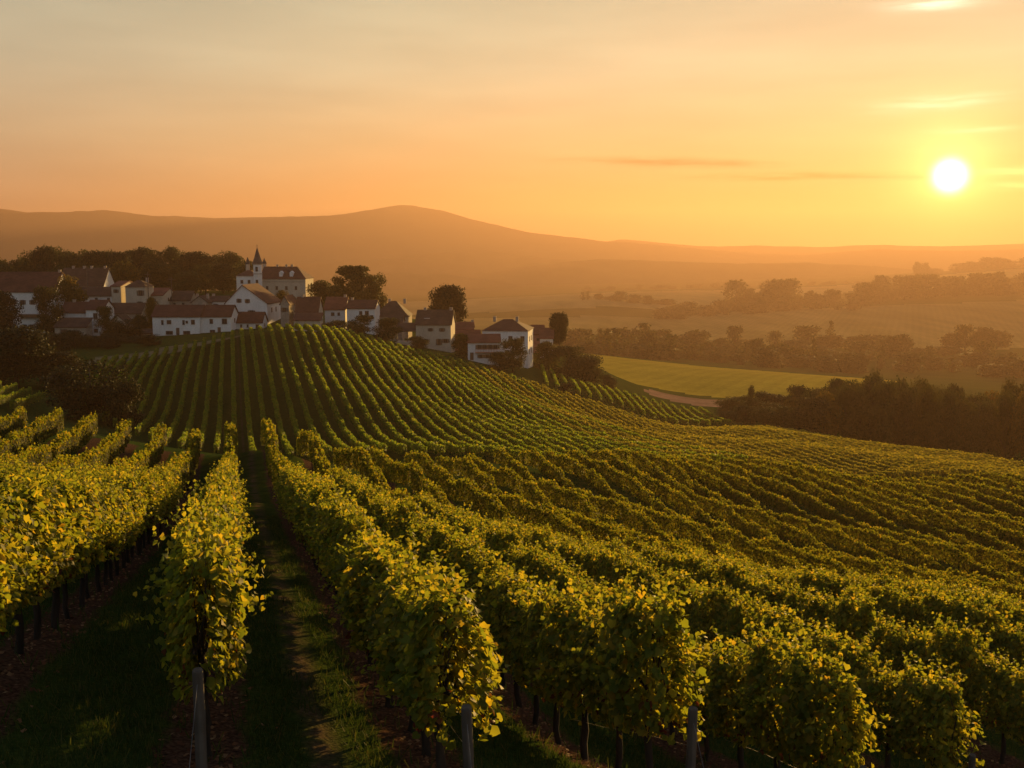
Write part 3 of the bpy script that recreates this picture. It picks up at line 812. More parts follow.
def tree_template(kind, seed, mat, per=170, leaf=.035):
    """unit tree: 1 m high, about 1 m wide"""
    rng = np.random.default_rng(seed); rnd = random.Random(seed)
    blobs = []; mb = MB()
    if kind in ('broad', 'tall', 'bush', 'round', 'lolly'):
        zb = {'broad': .12, 'tall': .08, 'bush': .06, 'round': .08, 'lolly': .42}[kind]
        W_ = {'broad': .47, 'tall': .40, 'bush': .50, 'round': .46, 'lolly': .46}[kind]
        nb = {'broad': 34, 'tall': 34, 'bush': 30, 'round': 60, 'lolly': 50}[kind]
        for k in range(nb):
            t = rnd.random(); a = rnd.random() * 6.283
            z = zb + (1 - zb) * (.08 + .86 * t)
            prof = math.sin(math.pi * (.14 + .78 * t)) ** .55
            rr_ = W_ * prof * (rnd.random() ** .45) * .82
            s = (.10 + .09 * rnd.random()) * (1.15 if kind != 'tall' else 1)
            if kind in ('round', 'lolly'): rr_ = W_ * math.sqrt(max(0, 1 - (2 * t - 1) ** 2 * .9)) * .8 * rnd.random() ** .3; s *= 1.05
            blobs.append(((rr_ * math.cos(a), rr_ * math.sin(a), min(z, 1 - s * .8)), (s * 1.2, s * 1.2, s * .85)))
        H = .62 if kind != 'bush' else .4
        mb.tube([(0, 0, -.04), (.005, 0, zb), (0, .01, H), (.01, 0, .85)], [.034, .026, .016, .005], 8)
        for (c, s) in blobs[::3]:
            z0 = zb + rnd.random() * (H - zb) * .8
            mid = ((c[0]) * .5, c[1] * .5, (z0 + c[2]) / 2 + .01)
            mb.tube([(0, 0, z0), mid, c], [.012, .008, .003], 5)
    elif kind == 'cedar':
        mb.tube([(0, 0, -.04), (.0, 0, .3), (.02, .01, .65), (.0, 0, .95)], [.035, .026, .018, .006], 8)
        for lv in range(8):
            z = .36 + .61 * lv / 7
            Rr = .50 * (1 - .2 * abs(lv - 3) / 4) * (1 if lv < 6 else .62)
            for q in range(10):
                a = rnd.random() * 6.283; r0 = Rr * rnd.uniform(.35, 1)
                c = (r0 * math.cos(a), r0 * math.sin(a), min(z + rnd.uniform(-.03, .03), .97))
                blobs.append((c, (.14, .14, .062)))
                if q % 2 == 0: mb.tube([(0, 0, z - .12), (c[0] * .5, c[1] * .5, z - .04), c], [.012, .008, .003], 5)
    elif kind == 'poplar':
        for k in range(22):
            t = rnd.random(); z = .1 + .86 * t; a = rnd.random() * 6.283; r0 = .3 * math.sin(math.pi * (.1 + .82 * t)) * rnd.random()
            blobs.append(((r0 * math.cos(a), r0 * math.sin(a), z), (.12, .12, .12)))
        mb.tube([(0, 0, -.04), (0, 0, .5), (0, 0, .9)], [.03, .02, .005], 6)
    cm = crown_mesh(rng, blobs, per, leaf, mat)
    tm = bpy.data.meshes.new('trunk'); tm.from_pydata(mb.v, [], mb.f); tm.polygons.foreach_set('use_smooth', [True] * len(tm.polygons)); tm.update()
    tm.materials.append(M['tree_bark'])
    return cm, tm
T = {}
for k in range(4): T['broad%d' % k] = tree_template('broad', 10 + k, 'tree_leaf')
for k in range(2): T['tall%d' % k] = tree_template('tall', 20 + k, 'tree_leaf')
for k in range(3): T['autumn%d' % k] = tree_template('broad', 30 + k, 'autumn_leaf')
for k in range(3): T['bush%d' % k] = tree_template('bush', 40 + k, 'tree_leaf')
for k in range(2): T['dark%d' % k] = tree_template('broad', 50 + k, 'dark_leaf')
T['dbush0'] = tree_template('bush', 55, 'dark_leaf'); T['dbush1'] = tree_template('bush', 56, 'dark_leaf')
T['cedar'] = tree_template('cedar', 60, 'tree_leaf', 330, .03)
T['round'] = tree_template('round', 61, 'dark_leaf', 230)
T['lolly'] = tree_template('lolly', 62, 'dark_leaf', 230)
T['poplar'] = tree_template('poplar', 63, 'tree_leaf')
T['farA'] = tree_template('broad', 70, 'tree_leaf', 16, .075)
T['farB'] = tree_template('round', 71, 'tree_leaf', 16, .075)
T['farC'] = tree_template('poplar', 72, 'tree_leaf', 16, .075)
def tree(kind, px, ybase, ytop, wpx, Y, label, group=None, cat='tree', name='broadleaf_tree', ground=True, rz=None):
    b = at(px, ybase, Y); t = at(px, ytop, Y)
    z0 = g1(b.x, b.y) if ground else b.z
    h = max(t.z - z0, 1.0)
    w = wpx * Y / F
    o = empty(name, (b.x, b.y, z0), random.random() * 6.28 if rz is None else rz)
    o.scale = (w, w, h)
    tag(o, label, cat, group)
    cm, tm = T[kind]
    link('crown', cm, o); link('trunk', tm, o)
    return o
# village trees, one by one
tree('dark0', 6, 338, 291, 34, 318, 'dark bushy tree at the left edge before the long white house')
tree('broad1', 47, 332, 286, 32, 316, 'dark green tree covering the right end of the long white house')
tree('autumn0', 71, 305, 276, 30, 340, 'yellowish green round tree between the two big left roofs')
tree('autumn1', 124, 300, 261, 34, 395, 'rounded golden green tree rising behind the sunlit orange house')
tree('autumn2', 152, 330, 297, 16, 318, 'small yellow green tree left of the long white farm buildings')
tree('broad2', 141, 335, 314, 18, 312, 'small dark tree before the left end of the white farm building')
tree('cedar', 355, 304, 267, 48, 372, 'large flat layered cedar on the skyline right of the chateau', name='cedar_tree', cat='cedar', rz=.4)
tree('tall0', 376, 304, 273, 26, 378, 'slimmer feathery tree at the right side of the layered cedar')
tree('broad0', 322, 305, 280, 30, 380, 'low spreading tree between the chateau and the layered cedar')
tree('bush1', 344, 300, 285, 22, 376, 'bushy tree under the left side of the layered cedar')
tree('round', 447, 318, 285, 38, 348, 'lone dense egg shaped tree behind the pale farmhouse roof')
tree('lolly', 559, 338, 313, 20, 345, 'small round tree at the right end of the village')
tree('tall1', 252, 296, 276, 12, 400, 'thin tree behind the chateau tower')
tree('broad3', 293, 318, 296, 22, 350, 'olive tree below the sunlit end of the chateau')
tree('autumn1', 283, 318, 290, 18, 352, 'orange tinted tree below the chateau garden wall')
# bushes and garden shrubs
for a in (('bush0', 108, 336, 306, 22, 306, 'dark garden bush right of the white two storey house'),
          ('dbush0', 128, 340, 318, 30, 302, 'dark bush below the brown huddled roofs'),
          ('bush2', 360, 335, 315, 34, 292, 'rounded bush below the white cottage'),
          ('bush0', 386, 338, 318, 32, 294, 'broad bush under the wide brown roof'),
          ('bush1', 336, 332, 320, 26, 296, 'low bush below the red gabled cottage'),
          ('bush1', 418, 346, 336, 22, 286, 'low bush at the foot of the pale farmhouse wall'),
          ('bush2', 462, 354, 333, 22, 290, 'bush between the pale farmhouse and the balcony house'),
          ('broad1', 513, 376, 338, 32, 282, 'dark leafy tree before the manor house front'),
          ('bush0', 500, 374, 352, 26, 280, 'bush at the left foot of the manor house tree'),
          ('bush2', 568, 378, 346, 54, 318, 'wide rounded bush right of the manor house'),
          ('bush1', 588, 382, 354, 34, 322, 'bush at the right end of the village clump'),
          ('bush0', 545, 375, 342, 28, 317, 'bush filling the gap right of the sunlit manor wall'),
          ('dbush1', 566, 398, 382, 22, 258, 'small dark bush alone on the hill shoulder'),
          ('bush1', 608, 386, 374, 20, 318, 'low bush at the far corner of the little plot')):
    tree(*a, None, 'bush', 'bush')
for k, (px, yb, yt, w, Y) in enumerate([(18, 408, 327, 84, 205), (60, 410, 352, 60, 210), (-25, 405, 320, 80, 215)]):
    tree('dark%d' % (k % 2), px, yb, yt, w, Y, ['tall dark tree mass at the left edge below the houses', 'dark tree between the corner plot and the houses', 'dark tree cut by the left edge of the view'][k])
tree('dbush0', 92, 415, 357, 82, 172, 'big dark round bush in the hollow left of the vine hill', None, 'bush', 'bush')
tree('dbush1', 128, 414, 378, 44, 168, 'smaller dark bush at the right of the hollow', None, 'bush', 'bush')
for k in range(11):
    px = 40 + k * 11 + random.uniform(-3, 3)
    tree(['dbush0', 'bush0', 'dbush1', 'dark1'][k % 4], px, 358 - k * .8, 334 + random.uniform(-5, 3), 30, 290 + random.uniform(-15, 8), 'dark scrub bush in the thicket below the village houses', 'thicket below the village', 'bush', 'bush')
# wood behind the village
tops = [(-20, 262), (0, 259), (18, 256), (35, 250), (55, 247), (75, 252), (95, 249), (120, 251), (140, 248), (165, 247), (190, 252), (212, 252), (235, 254), (248, 262)]
xs_ = np.linspace(-30, 246, 27)
for k, px in enumerate(xs_):
    top = float(np.interp(px, [t[0] for t in tops], [t[1] for t in tops])) + random.uniform(-2.5, 3)
    tree(random.choice(['dark0', 'dark1', 'broad0', 'broad1', 'broad3', 'autumn2']), px + random.uniform(-3, 3), 300, top, random.uniform(24, 36), 440 + random.uniform(-14, 22),
         'dark tree in the wood on the skyline behind the village', 'wood behind the village')
for k in range(14):
    px = -10 + k * 18
    tree(random.choice(['dark0', 'broad2', 'broad1']), px, 300, 267 + random.uniform(-4, 5), random.uniform(24, 34), 412 + random.uniform(-8, 8), 'dark tree in the front rank of the wood behind the village', 'wood behind the village')
# wood on the right
prof = [(722, 403), (735, 396), (760, 394), (780, 392), (800, 390), (835, 380), (868, 378), (900, 377), (930, 379), (960, 384), (985, 390), (1000, 384), (1030, 378), (1070, 380)]
for row in range(3):
    for k in range(17 if row < 2 else 15):
        px = 728 + k * 19.5 + row * 6 + random.uniform(-5, 5)
        if row == 0 and px > 1060: continue
        Y = 262 + row * 15 + random.uniform(-5, 5) + max(0, (800 - px)) * .25
        top = float(np.interp(px, [t[0] for t in prof], [t[1] for t in prof])) + random.uniform(-5, 7) + (2 - row) * 4
        kind = random.choice(['broad0', 'broad1', 'broad2', 'broad3', 'tall0', 'tall1', 'autumn0', 'dark0'])
        tree(kind, px, 440, top, random.uniform(26, 44), Y, 'brown shaded tree in the dark wood beyond the golden strip', 'dark wood on the right')
tree('tall1', 750, 430, 384, 9, 285, 'slim pointed tree at the left end of the dark wood')
tree('broad3', 833, 440, 379, 30, 292, 'taller open crowned tree standing above the dark wood')
tree('tall0', 868, 440, 369, 34, 300, 'tallest ragged tree of the dark wood')
# hazy belts in the valley
def belt(pts, n, Y, kinds, label, group, hpx, wpx, dY=40):
    n = int(n * 1.45)
    xs = np.linspace(pts[0][0], pts[-1][0], n)
    for px in xs:
        px = px + random.uniform(-4, 4)
        yb = float(np.interp(px, [p[0] for p in pts], [p[1] for p in pts]))
        YY = float(np.interp(px, [p[0] for p in pts], [p[2] for p in pts])) + random.uniform(-dY, dY)
        YY = farY(YY)
        b = at(px, yb, YY); z = g1(b.x, b.y)
        h = hpx * random.choice([.5, .7, .85, 1, 1.15]) * random.uniform(.85, 1.1) * YY / F
        o = empty('broadleaf_tree', (b.x, b.y, z - h * .03), random.random() * 6.28)
        w = wpx * random.uniform(.8, 1.7) * YY / F
        o.scale = (w, w, h); tag(o, label, 'tree', group)
        cm, tm = T[random.choice(kinds)]
        link('crown', cm, o); link('trunk', tm, o)
BK = ['farA', 'farA', 'farB', 'farB', 'farC']
belt([(585, 352, 690), (640, 360, 720), (700, 366, 740), (760, 372, 720), (860, 378, 700)], 26, 0, BK, 'hazy brown tree in the belt just beyond the bright meadow', 'tree belt beyond the bright meadow', 24, 24)
belt([(570, 345, 780), (620, 346, 800), (700, 355, 830)], 14, 0, BK, 'hazy tree in the thick left end of the valley belt', 'left end of the valley belt', 26, 26)
belt([(700, 356, 850), (800, 366, 840), (900, 370, 800), (1040, 372, 760)], 26, 0, BK, 'faint tree among the glowing hedges of the valley floor', 'valley floor trees', 20, 24, 80)
belt([(820, 356, 900), (833, 356, 900)], 3, 0, ['farA', 'farC'], 'tree of the tall dark trio standing in the hazy valley', 'tall trio in the hazy valley', 28, 16, 6)
belt([(955, 350, 920), (975, 350, 920), (995, 350, 930)], 4, 0, ['farA', 'farB'], 'tree in the rounded hazy clump at the right of the valley', 'rounded hazy clump', 24, 20, 10)
belt([(664, 315, 1340), (720, 315, 1380), (800, 312, 1420), (860, 311, 1450)], 22, 0, BK, 'hazy tree in the long wood along the upper pale field', 'long hazy wood along the upper field', 17, 20, 50)
belt([(740, 308, 1480), (760, 308, 1500), (790, 306, 1500)], 8, 0, ['farA', 'farB'], 'tree in the raised hump of the long hazy wood', 'hump of the long hazy wood', 26, 20, 20)
belt([(860, 302, 1560), (930, 296, 1650), (1040, 296, 1700)], 22, 0, BK, 'orange hazed tree in the wood below the right ridge', 'orange hazed wood below the ridge', 20, 22, 60)
belt([(580, 300, 1560), (620, 306, 1500), (665, 308, 1480)], 9, 0, BK, 'small faint tree in the hedge left of the long wood', 'faint hedge trees', 9, 12, 30)
belt([(915, 276, 2540), (935, 275, 2540)], 3, 0, ['farB'], 'tiny round tree of the pair on the glowing ridge', 'tiny round trees on the ridge', 12, 11, 8)
belt([(958, 273, 2560), (1040, 271, 2600)], 13, 0, ['farA', 'farB'], 'tiny tree in the fringe along the glowing right ridge', 'fringe of trees on the ridge', 10, 13, 20)
belt([(590, 292, 2300), (760, 284, 2350), (860, 282, 2350)], 16, 0, BK, 'speck of a tree in the thin hedge across the far fields', 'far field hedge', 5, 9, 20)

# ------------------------------------------------------------------ houses
SHUT = [False]
def quad_wall(mb, pts): mb.poly(pts, [tuple(range(len(pts)))])
def add_window(root, mb_unused, x, z, w, h, y, wall='f', frame='frame_wood', Dp=0, pane=True, half=0):
    """wall f: front (faces -y) ; r: right (faces +x)"""
    fr = MB(); t = .07
    def bx(mb, a0, a1, z0, z1, d0, d1):
        if wall == 'f': mb.box(a0, a1, y - d1, y - d0, z0, z1)
        else: mb.box(y + d0, y + d1, a0, a1, z0, z1)
    bx(fr, x - w / 2 - t, x - w / 2, z - h / 2, z + h / 2, .005, .09); bx(fr, x + w / 2, x + w / 2 + t, z - h / 2, z + h / 2, .005, .09)
    bx(fr, x - w / 2 - t, x + w / 2 + t, z + h / 2, z + h / 2 + t, .005, .09); bx(fr, x - w / 2 - t - .05, x + w / 2 + t + .05, z - h / 2 - t, z - h / 2, .005, .15)
    bx(fr, x - .03, x + .03, z - h / 2, z + h / 2, .03, .07)
    f = fr.build('window', M[frame], root)
    if wall == 'f' and w < 1.15 and SHUT[0]:
        for q in (-1, 1):
            s_ = MB(); a0 = x + q * (w / 2 + t + .02); a1 = a0 + q * w * .48
            bx(s_, min(a0, a1), max(a0, a1), z - h / 2, z + h / 2, .012, .05); s_.build('shutter', M['shutter'], f)
    pm = MB(); bx(pm, x - w / 2, x + w / 2, z - h / 2, z + h / 2, .008, .028)
    pm.build('pane', M['glass'], f)
def house(px0, px1, yb, ye, yr, Y, D, label, roof='gx', wall='white_wall', rmat='roof_tile', rot=0, wins=(), rwins=(), doors=(), chim=(), name='house', cat='house', over=.35, ridge_fx=.5, extra=None, lower=2.5):
    """front wall from px0 to px1 ; base row yb, eave row ye, ridge row yr ; D metres deep"""
    a = at(px0, yb, Y); b = at(px1, yb, Y)
    Wd = (b.x - a.x); zb = a.z
    ze = at(px0, ye, Y).z - zb
    zr = at((px0 + px1) / 2, yr, Y + (D / 2 if roof != 'gy' else 0)).z - zb
    SHUT[0] = random.random() < .45 and name == 'house'
    root = empty(name, ((a.x + b.x) / 2, Y, zb), -R(rot))
    tag(root, label, cat)
    w = Wd / 2
    xr = -w + Wd * ridge_fx
    mb = MB()
    lo = -lower
    if roof == 'gx':
        mb.poly([(-w, 0, lo), (w, 0, lo), (w, D, lo), (-w, D, lo), (-w, 0, ze), (w, 0, ze), (w, D, ze), (-w, D, ze), (-w, D / 2, zr - .12), (w, D / 2, zr - .12)],
                [(0, 1, 5, 4), (1, 2, 6, 9, 5), (2, 3, 7, 6), (3, 0, 4, 8, 7), (0, 3, 2, 1)])
    elif roof == 'gy':
        mb.poly([(-w, 0, lo), (w, 0, lo), (w, D, lo), (-w, D, lo), (-w, 0, ze), (w, 0, ze), (w, D, ze), (-w, D, ze), (xr, 0, zr - .12), (xr, D, zr - .12)],
                [(0, 1, 5, 8, 4), (1, 2, 6, 5), (2, 3, 7, 9, 6), (3, 0, 4, 7), (0, 3, 2, 1)])
    else:
        mb.box(-w, w, 0, D, lo, ze)
    mb.build('wall', M[wall], root)
    rb = MB(); th = .22
    def slab(p):
        # thick roof plane from 3 or 4 corner points
        n = len(p)
        rb.poly(list(p) + [(q[0], q[1], q[2] - th) for q in p], [tuple(range(n)), tuple(range(2 * n - 1, n - 1, -1))] + [(i, i + n, (i + 1) % n + n, (i + 1) % n) for i in range(n)])
    ov = over
    if roof == 'gx':
        sl = (zr - ze) / (D / 2); e = ze - ov * sl + .1
        slab([(-w - ov, -ov, e), (w + ov, -ov, e), (w + ov, D / 2, zr + .1), (-w - ov, D / 2, zr + .1)])
        slab([(w + ov, D + ov, e), (-w - ov, D + ov, e), (-w - ov, D / 2 + .003, zr + .1), (w + ov, D / 2 + .003, zr + .1)])
    elif roof == 'gy':
        sl = (zr - ze) / (xr + w); e1 = ze - ov * sl + .1; sr = (zr - ze) / (w - xr); e2 = ze - ov * sr + .1
        slab([(-w - ov, D + ov, e1), (-w - ov, -ov, e1), (xr, -ov, zr + .1), (xr, D + ov, zr + .1)])
        slab([(w + ov, -ov, e2), (w + ov, D + ov, e2), (xr + .003, D + ov, zr + .1), (xr + .003, -ov, zr + .1)])
    elif roof == 'hip':
        i_ = min(D / 2, w * .8) if name != 'chateau' else D * .33
        A = [(-w - ov, -ov, ze), (w + ov, -ov, ze), (w + ov, D + ov, ze), (-w - ov, D + ov, ze)]
        rl, rr_ = (-w + (i_ if name != 'chateau' else 0), D / 2, zr), (w - i_, D / 2, zr)
        rb.poly(A + [rl, rr_], [(0, 1, 5, 4), (1, 2, 5), (2, 3, 4, 5), (3, 0, 4), (3, 2, 1, 0)])
    else:       # lean-to: high at the back
        slab([(-w - ov, -ov, ze), (w + ov, -ov, ze), (w + ov, D, zr), (-w - ov, D, zr)])
        mb2 = MB(); mb2.poly([(-w, 0, ze - .3), (w, 0, ze - .3), (w, D - .01, zr - .25), (-w, D - .01, zr - .25), (-w, D - .01, ze - .3), (w, D - .01, ze - .3)], [(0, 4, 3), (1, 2, 5), (4, 5, 2, 3)])
        mb2.build('gable_wall', M[wall], root)
    ro = rb.build('roof', M[rmat], root)
    for fx in chim:
        x = -w + fx * Wd
        cb = MB()
        if roof == 'gy': cb.box(x - .35, x + .35, D * .5 - .35, D * .5 + .35, ze, zr + .55)
        else: cb.box(x - .4, x + .4, D / 2 - .3, D / 2 + .3, zr - .8, zr + .6); cb.box(x - .47, x + .47, D / 2 - .37, D / 2 + .37, zr + .6, zr + .72)
        cb.build('chimney', M['chimney'], ro)
    for (fx, fz, ww, hh) in wins: add_window(root, None, -w + fx * Wd, fz * ze, ww, hh, 0, 'f', 'frame_wood')
    for (fy, fz, ww, hh) in rwins: add_window(root, None, fy * D, fz * ze, ww, hh, w, 'r', 'frame_wood')
    for (fx, ww, hh) in doors:
        db = MB(); x = -w + fx * Wd; db.box(x - ww / 2, x + ww / 2, -.06, -.005, 0, hh); d_ = db.build('door', M['door_wood'], root)
        hb_ = MB(); hb_.box(x + ww / 2 - .2, x + ww / 2 - .1, -.12, -.065, hh * .48, hh * .52); hb_.build('handle', M['slate'], d_)
    if extra: extra(root, w, D, ze, zr, Wd)
    return root
def wgrid(cols, rows_, w=.9, h=1.2): return [(c, r, w, h) for r in rows_ for c in cols]

def big_left(root, w, D, ze, zr, Wd):
    b = MB(); b.box(w * -.1, w * .75, -1.3, -.003, ze * .42, ze * .42 + .16); b.box(w * -.1, w * .75, -1.3, -1.22, ze * .42 + .16, ze * .42 + 1.0); b.build('balcony', M['door_wood'], root)
house(-8, 57, 336, 291, 272, 340, 12, 'long white house with steep dark red roof and dark balcony at the left edge', rwins=[(.5, .8, .9, 1.2)], wins=wgrid((.35, .5, .65, .8), (.75,), .9, 1.3) + wgrid((.5, .62, .75), (.2,), 1.0, 1.5), chim=(.97,), doors=[(.9, 1.1, 2.1)], extra=big_left, lower=4)
house(60, 104, 304, 285, 268, 372, 11, 'steep brown roofed house with a row of chimneys behind the yellowish tree', chim=(.2, .45, .62, .93), rmat='roof_brown', wins=wgrid((.3, .6), (.5,)))
house(76, 117, 304, 295, 287, 350, 9, 'low house with long brown roof left of the sunlit orange house', rmat='roof_brown', wins=wgrid((.2, .5, .8), (.5,), .8, .9), over=.5)
house(112, 121, 303, 286, 281, 343, 15, 'small house with its side wall glowing orange in the sun', wall='cream_wall', rot=1, rwins=[(.35, .72, .9, 1.1), (.65, .72, .9, 1.1)], wins=[(.5, .7, .8, 1.0)], rmat='roof_red')
house(126, 146, 306, 287, 280, 341, 8, 'pale square house with one large window behind the huddled roofs', wall='cream_wall', rmat='roof_brown', roof='hip', wins=[(.75, .68, 1.1, 1.6), (.7, .15, .9, .9)], chim=(.9,))
house(147, 163, 308, 295, 288, 346, 13, 'orange roofed cottage with sunlit wall beside the utility pole', wall='cream_wall', rmat='roof_red', rot=2, wins=[(.4, .6, .8, 1.0)], rwins=[(.4, .6, .8, 1.0)])
house(168, 190, 308, 300, 291, 352, 9, 'dull brown roofed house behind the long white farm buildings', rmat='roof_brown', wall='stone_wall', wins=wgrid((.3, .7), (.5,), .7, .7))
house(192, 208, 312, 302, 296, 345, 8, 'small stone house with pale chimneys behind the white farm buildings', wall='stone_wall', rmat='roof_brown', chim=(.15, .8), roof='gy', wins=[(.5, .55, .8, .9)])
house(209, 226, 310, 301, 296, 350, 8, 'white walled cottage left of the big white gable', wins=[(.4, .5, .8, .9)], rmat='roof_brown', chim=(.1,))
house(87, 104, 336, 309, 300, 318, 9, 'white two storey house with dark windows below the brown roofs', wins=[(.55, .74, 1.1, 1.6), (.55, .2, 1.0, 1.0)], roof='gx', rmat='roof_tile')
house(62, 86.5, 334, 312, 302, 321, 8, 'white wing with red roof joined left of the two storey house', wins=[(.5, .6, .9, 1.3), (.85, .6, .5, 1.5)], chim=(.35,))
house(55, 86, 336, 327, 318, 311, 5, 'low shed with rusty brown lean-to roof before the white wing', roof='lean', wall='stone_wall', rmat='roof_brown', doors=[(.3, 2.0, 1.9)])
house(106, 141, 326, 313, 303, 328, 9, 'wide brown roofed stone house in the middle of the huddle', wall='stone_wall', rmat='roof_brown', wins=wgrid((.6, .85), (.5,), .7, .8))
house(110, 127, 332, 323, 315, 314, 6, 'small pale gable end among dark bushes', wall='cream_wall', rmat='roof_brown', roof='gy', wins=[(.5, .4, .6, .6)])
house(127, 150, 340, 333, 329, 306, 4, 'low stone outbuilding left of the long white farm building', roof='lean', wall='stone_wall', rmat='roof_brown', doors=[(.6, 1.1, 1.6)])
house(153, 200, 335, 316, 305, 306, 9, 'long white farm building with small dark windows and red roof', wins=[(.21, .66, .5, 1.2), (.35, .68, 1.1, 1.0), (.66, .66, .5, 1.2), (.73, .68, .5, .6), (.86, .68, .9, 1.2), (.35, .12, 1.8, .9), (.72, .12, 1.8, .9)], doors=[(.53, .9, 2.0)])
house(200.4, 231, 334, 316, 305, 307, 9, 'white farm house joined right of the long one, with lit end wall', wins=[(.37, .7, .8, 1.2), (.8, .7, 1.3, 1.4), (.4, .15, 1.3, .7)], rwins=[(.5, .7, .8, 1.1)], chim=(.02,), doors=[(.62, .9, 1.9)])
house(232.5, 262, 331, 322, 312, 313, 7, 'low white annex with dark red roof below the big gable', wins=wgrid((.3, .52), (.55,), .4, .8) + [(.85, .5, .9, 1.1)], rwins=[(.5, .6, .7, .8)])
house(225.5, 268, 322, 303, 285, 326, 15, 'big white gable ended house with wide red roof below the chateau', roof='gy', ridge_fx=.42, wins=[(.33, 1.12, .7, 1.1), (.53, 1.1, .7, 1.1), (.62, .45, 1.1, 1.8), (.78, .42, 1.4, 1.3), (.25, .4, .8, 1.1)], rwins=[(.3, .6, .8, 1.3), (.6, .6, .8, 1.3)], rot=4, doors=[(.9, 1.0, 2.1)])
# chateau
def chateau_extra(root, w, D, ze, zr, Wd):
    for k in range(4):
        add_window(root, None, -w + Wd * (.16 + .21 * k), ze * .55, .7, 1.2, 0, 'f', 'frame_wood')
    b = MB(); b.box(-w - .05, w + .05, -.12, -.004, ze * .84, ze * .88); b.build('cornice', M['stone_wall'], root)
    for fx in (.45, .68):
        d = MB(); x = -w + fx * Wd
        d.box(x - .6, x + .6, 1.0, 3.4, ze + .2, ze + 2.0); d.poly([(x - .75, .85, ze + 2.0), (x + .75, .85, ze + 2.0), (x, .85, ze + 2.8), (x - .75, 3.5, ze + 2.0), (x + .75, 3.5, ze + 2.0), (x, 3.5, ze + 2.8)], [(0, 1, 2), (1, 4, 5, 2), (4, 3, 5), (3, 0, 2, 5), (0, 3, 4, 1)])
        d.build('dormer', M['white_wall'], root)
house(260, 306, 299, 279, 266.5, 385, 13, 'long chateau wing with hipped dark roof and its end wall glowing orange', roof='hip', wall='cream_wall', rmat='roof_tile', chim=(.3, .5, .62), rwins=[(.35, .55, 1.2, 2.6), (.7, .55, 1.2, 2.6)], extra=chateau_extra, name='chateau', cat='chateau', rot=2, doors=[(.5, 1.4, 2.6)])
house(237, 255, 299, 276, 270, 384, 12, 'plain white left wing of the chateau beside its spired tower', roof='hip', wins=wgrid((.3, .7), (.75, .45), .8, 1.1), name='chateau_wing', cat='chateau wing', rmat='roof_tile')
def tower():
    p0, p1 = at(254.5, 300, 382), at(262.5, 300, 382)
    w = (p1.x - p0.x) / 2; zt = at(258, 264, 382).z - p0.z; zs = at(258, 246, 382).z - p0.z
    root = empty('church_tower', ((p0.x + p1.x) / 2, 382, p0.z)); tag(root, 'slim white tower with pointed dark spire rising beside the chateau', 'tower')
    mb = MB(); mb.tube([(0, 0, -2), (0, 0, zt * .72), (0, 0, zt)], [w * 1.08, w * 1.08, w * 1.05], 8); mb.build('wall', M['white_wall'], root)
    mb = MB(); mb.tube([(0, 0, zt * .72), (0, 0, zt * .74)], [w * 1.2, w * 1.2], 8); mb.tube([(0, 0, zt * .985), (0, 0, zt + .12)], [w * 1.25, w * 1.25], 8); mb.build('cornice', M['stone_wall'], root)
    mb = MB(); mb.tube([(0, 0, zt + .1), (0, 0, zt + (zs - zt) * .35), (0, 0, zt + (zs - zt) * .92)], [w * 1.35, w * .78, .08], 8); sp_ = mb.build('spire', M['slate'], root)
    mb = MB(); mb.tube([(0, 0, zt + (zs - zt) * .9), (0, 0, zs + .6)], [.07, .05], 5); mb.tube([(-.35, 0, zs + .1), (.35, 0, zs + .1)], [.05, .05], 5); mb.build('cross', M['slate'], sp_)
    for z in (zt * .86, zt * .5):
        add_window(root, None, 0, z, .7, 1.5, -w * 1.08, 'f', 'frame_wood')
tower()
def turret(px, ybase, ytop, Y, label):
    p = at(px, ybase, Y); h = at(px, ytop, Y).z - p.z
    root = empty('turret', p); tag(root, label, 'turret')
    mb = MB(); mb.tube([(0, 0, -4), (0, 0, h * .55)], [.75, .75], 8); mb.build('wall', M['cream_wall'], root)
    mb = MB(); mb.tube([(0, 0, h * .52), (0, 0, h)], [.95, .06], 8); mb.build('spire', M['slate'], root)
turret(248, 272, 257, 395, 'thin pointed turret left of the chateau tower')
turret(264.5, 270, 258, 394, 'small turret just right of the chateau tower')
# garden wall under the chateau
house(281, 289.5, 330, 303, 296, 321, 10, 'narrow house with bright window and sunlit side wall', roof='gy', wall='stone_wall', rmat='roof_tile', wins=[(.45, .75, 1.0, 1.1)], rwins=[(.4, .6, .8, 1.2)], rot=2)
house(296, 318, 330, 311, 297, 318, 9, 'brown roofed house with pale dormer below the sunlit chateau end', wall='cream_wall', rmat='roof_tile', wins=[(.6, .75, 1.0, 1.2), (.25, .75, .8, 1.2)], rwins=[(.5, .6, .9, 1.2)], chim=(.2,))
house(294, 320, 334, 320, 313, 310, 5, 'low front building with pale wall at the top of the vine hill', roof='lean', wall='cream_wall', rmat='roof_tile', wins=wgrid((.25, .5, .75), (.5,), .7, .8))
house(325, 345, 326, 309, 297, 330, 11, 'cottage with steep rosy roof right of the chateau hill', wall='white_wall', rmat='roof_red', wins=[(.4, .7, .9, .9), (.7, .7, .6, .9)], chim=(.9,))
house(347, 375, 328, 308, 300, 326, 9, 'white cottage with brown roof and three small windows', rmat='roof_tile', wins=[(.5, .75, .8, 1.0), (.72, .75, 1.0, 1.1), (.9, .55, .7, 1.0)], chim=(.1,), rot=3)
house(374, 408, 334, 317, 301, 334, 14, 'wide brown hipped roof house above the garden bushes', roof='hip', rmat='roof_brown', wall='stone_wall', wins=wgrid((.2, .5), (.5,), .9, 1.0), chim=(.4, .85))
house(388, 402, 338, 322, 315, 312, 7, 'small brown porch house with white parasol like awning', wall='stone_wall', rmat='roof_brown', wins=[(.5, .5, 1.2, 1.4)])
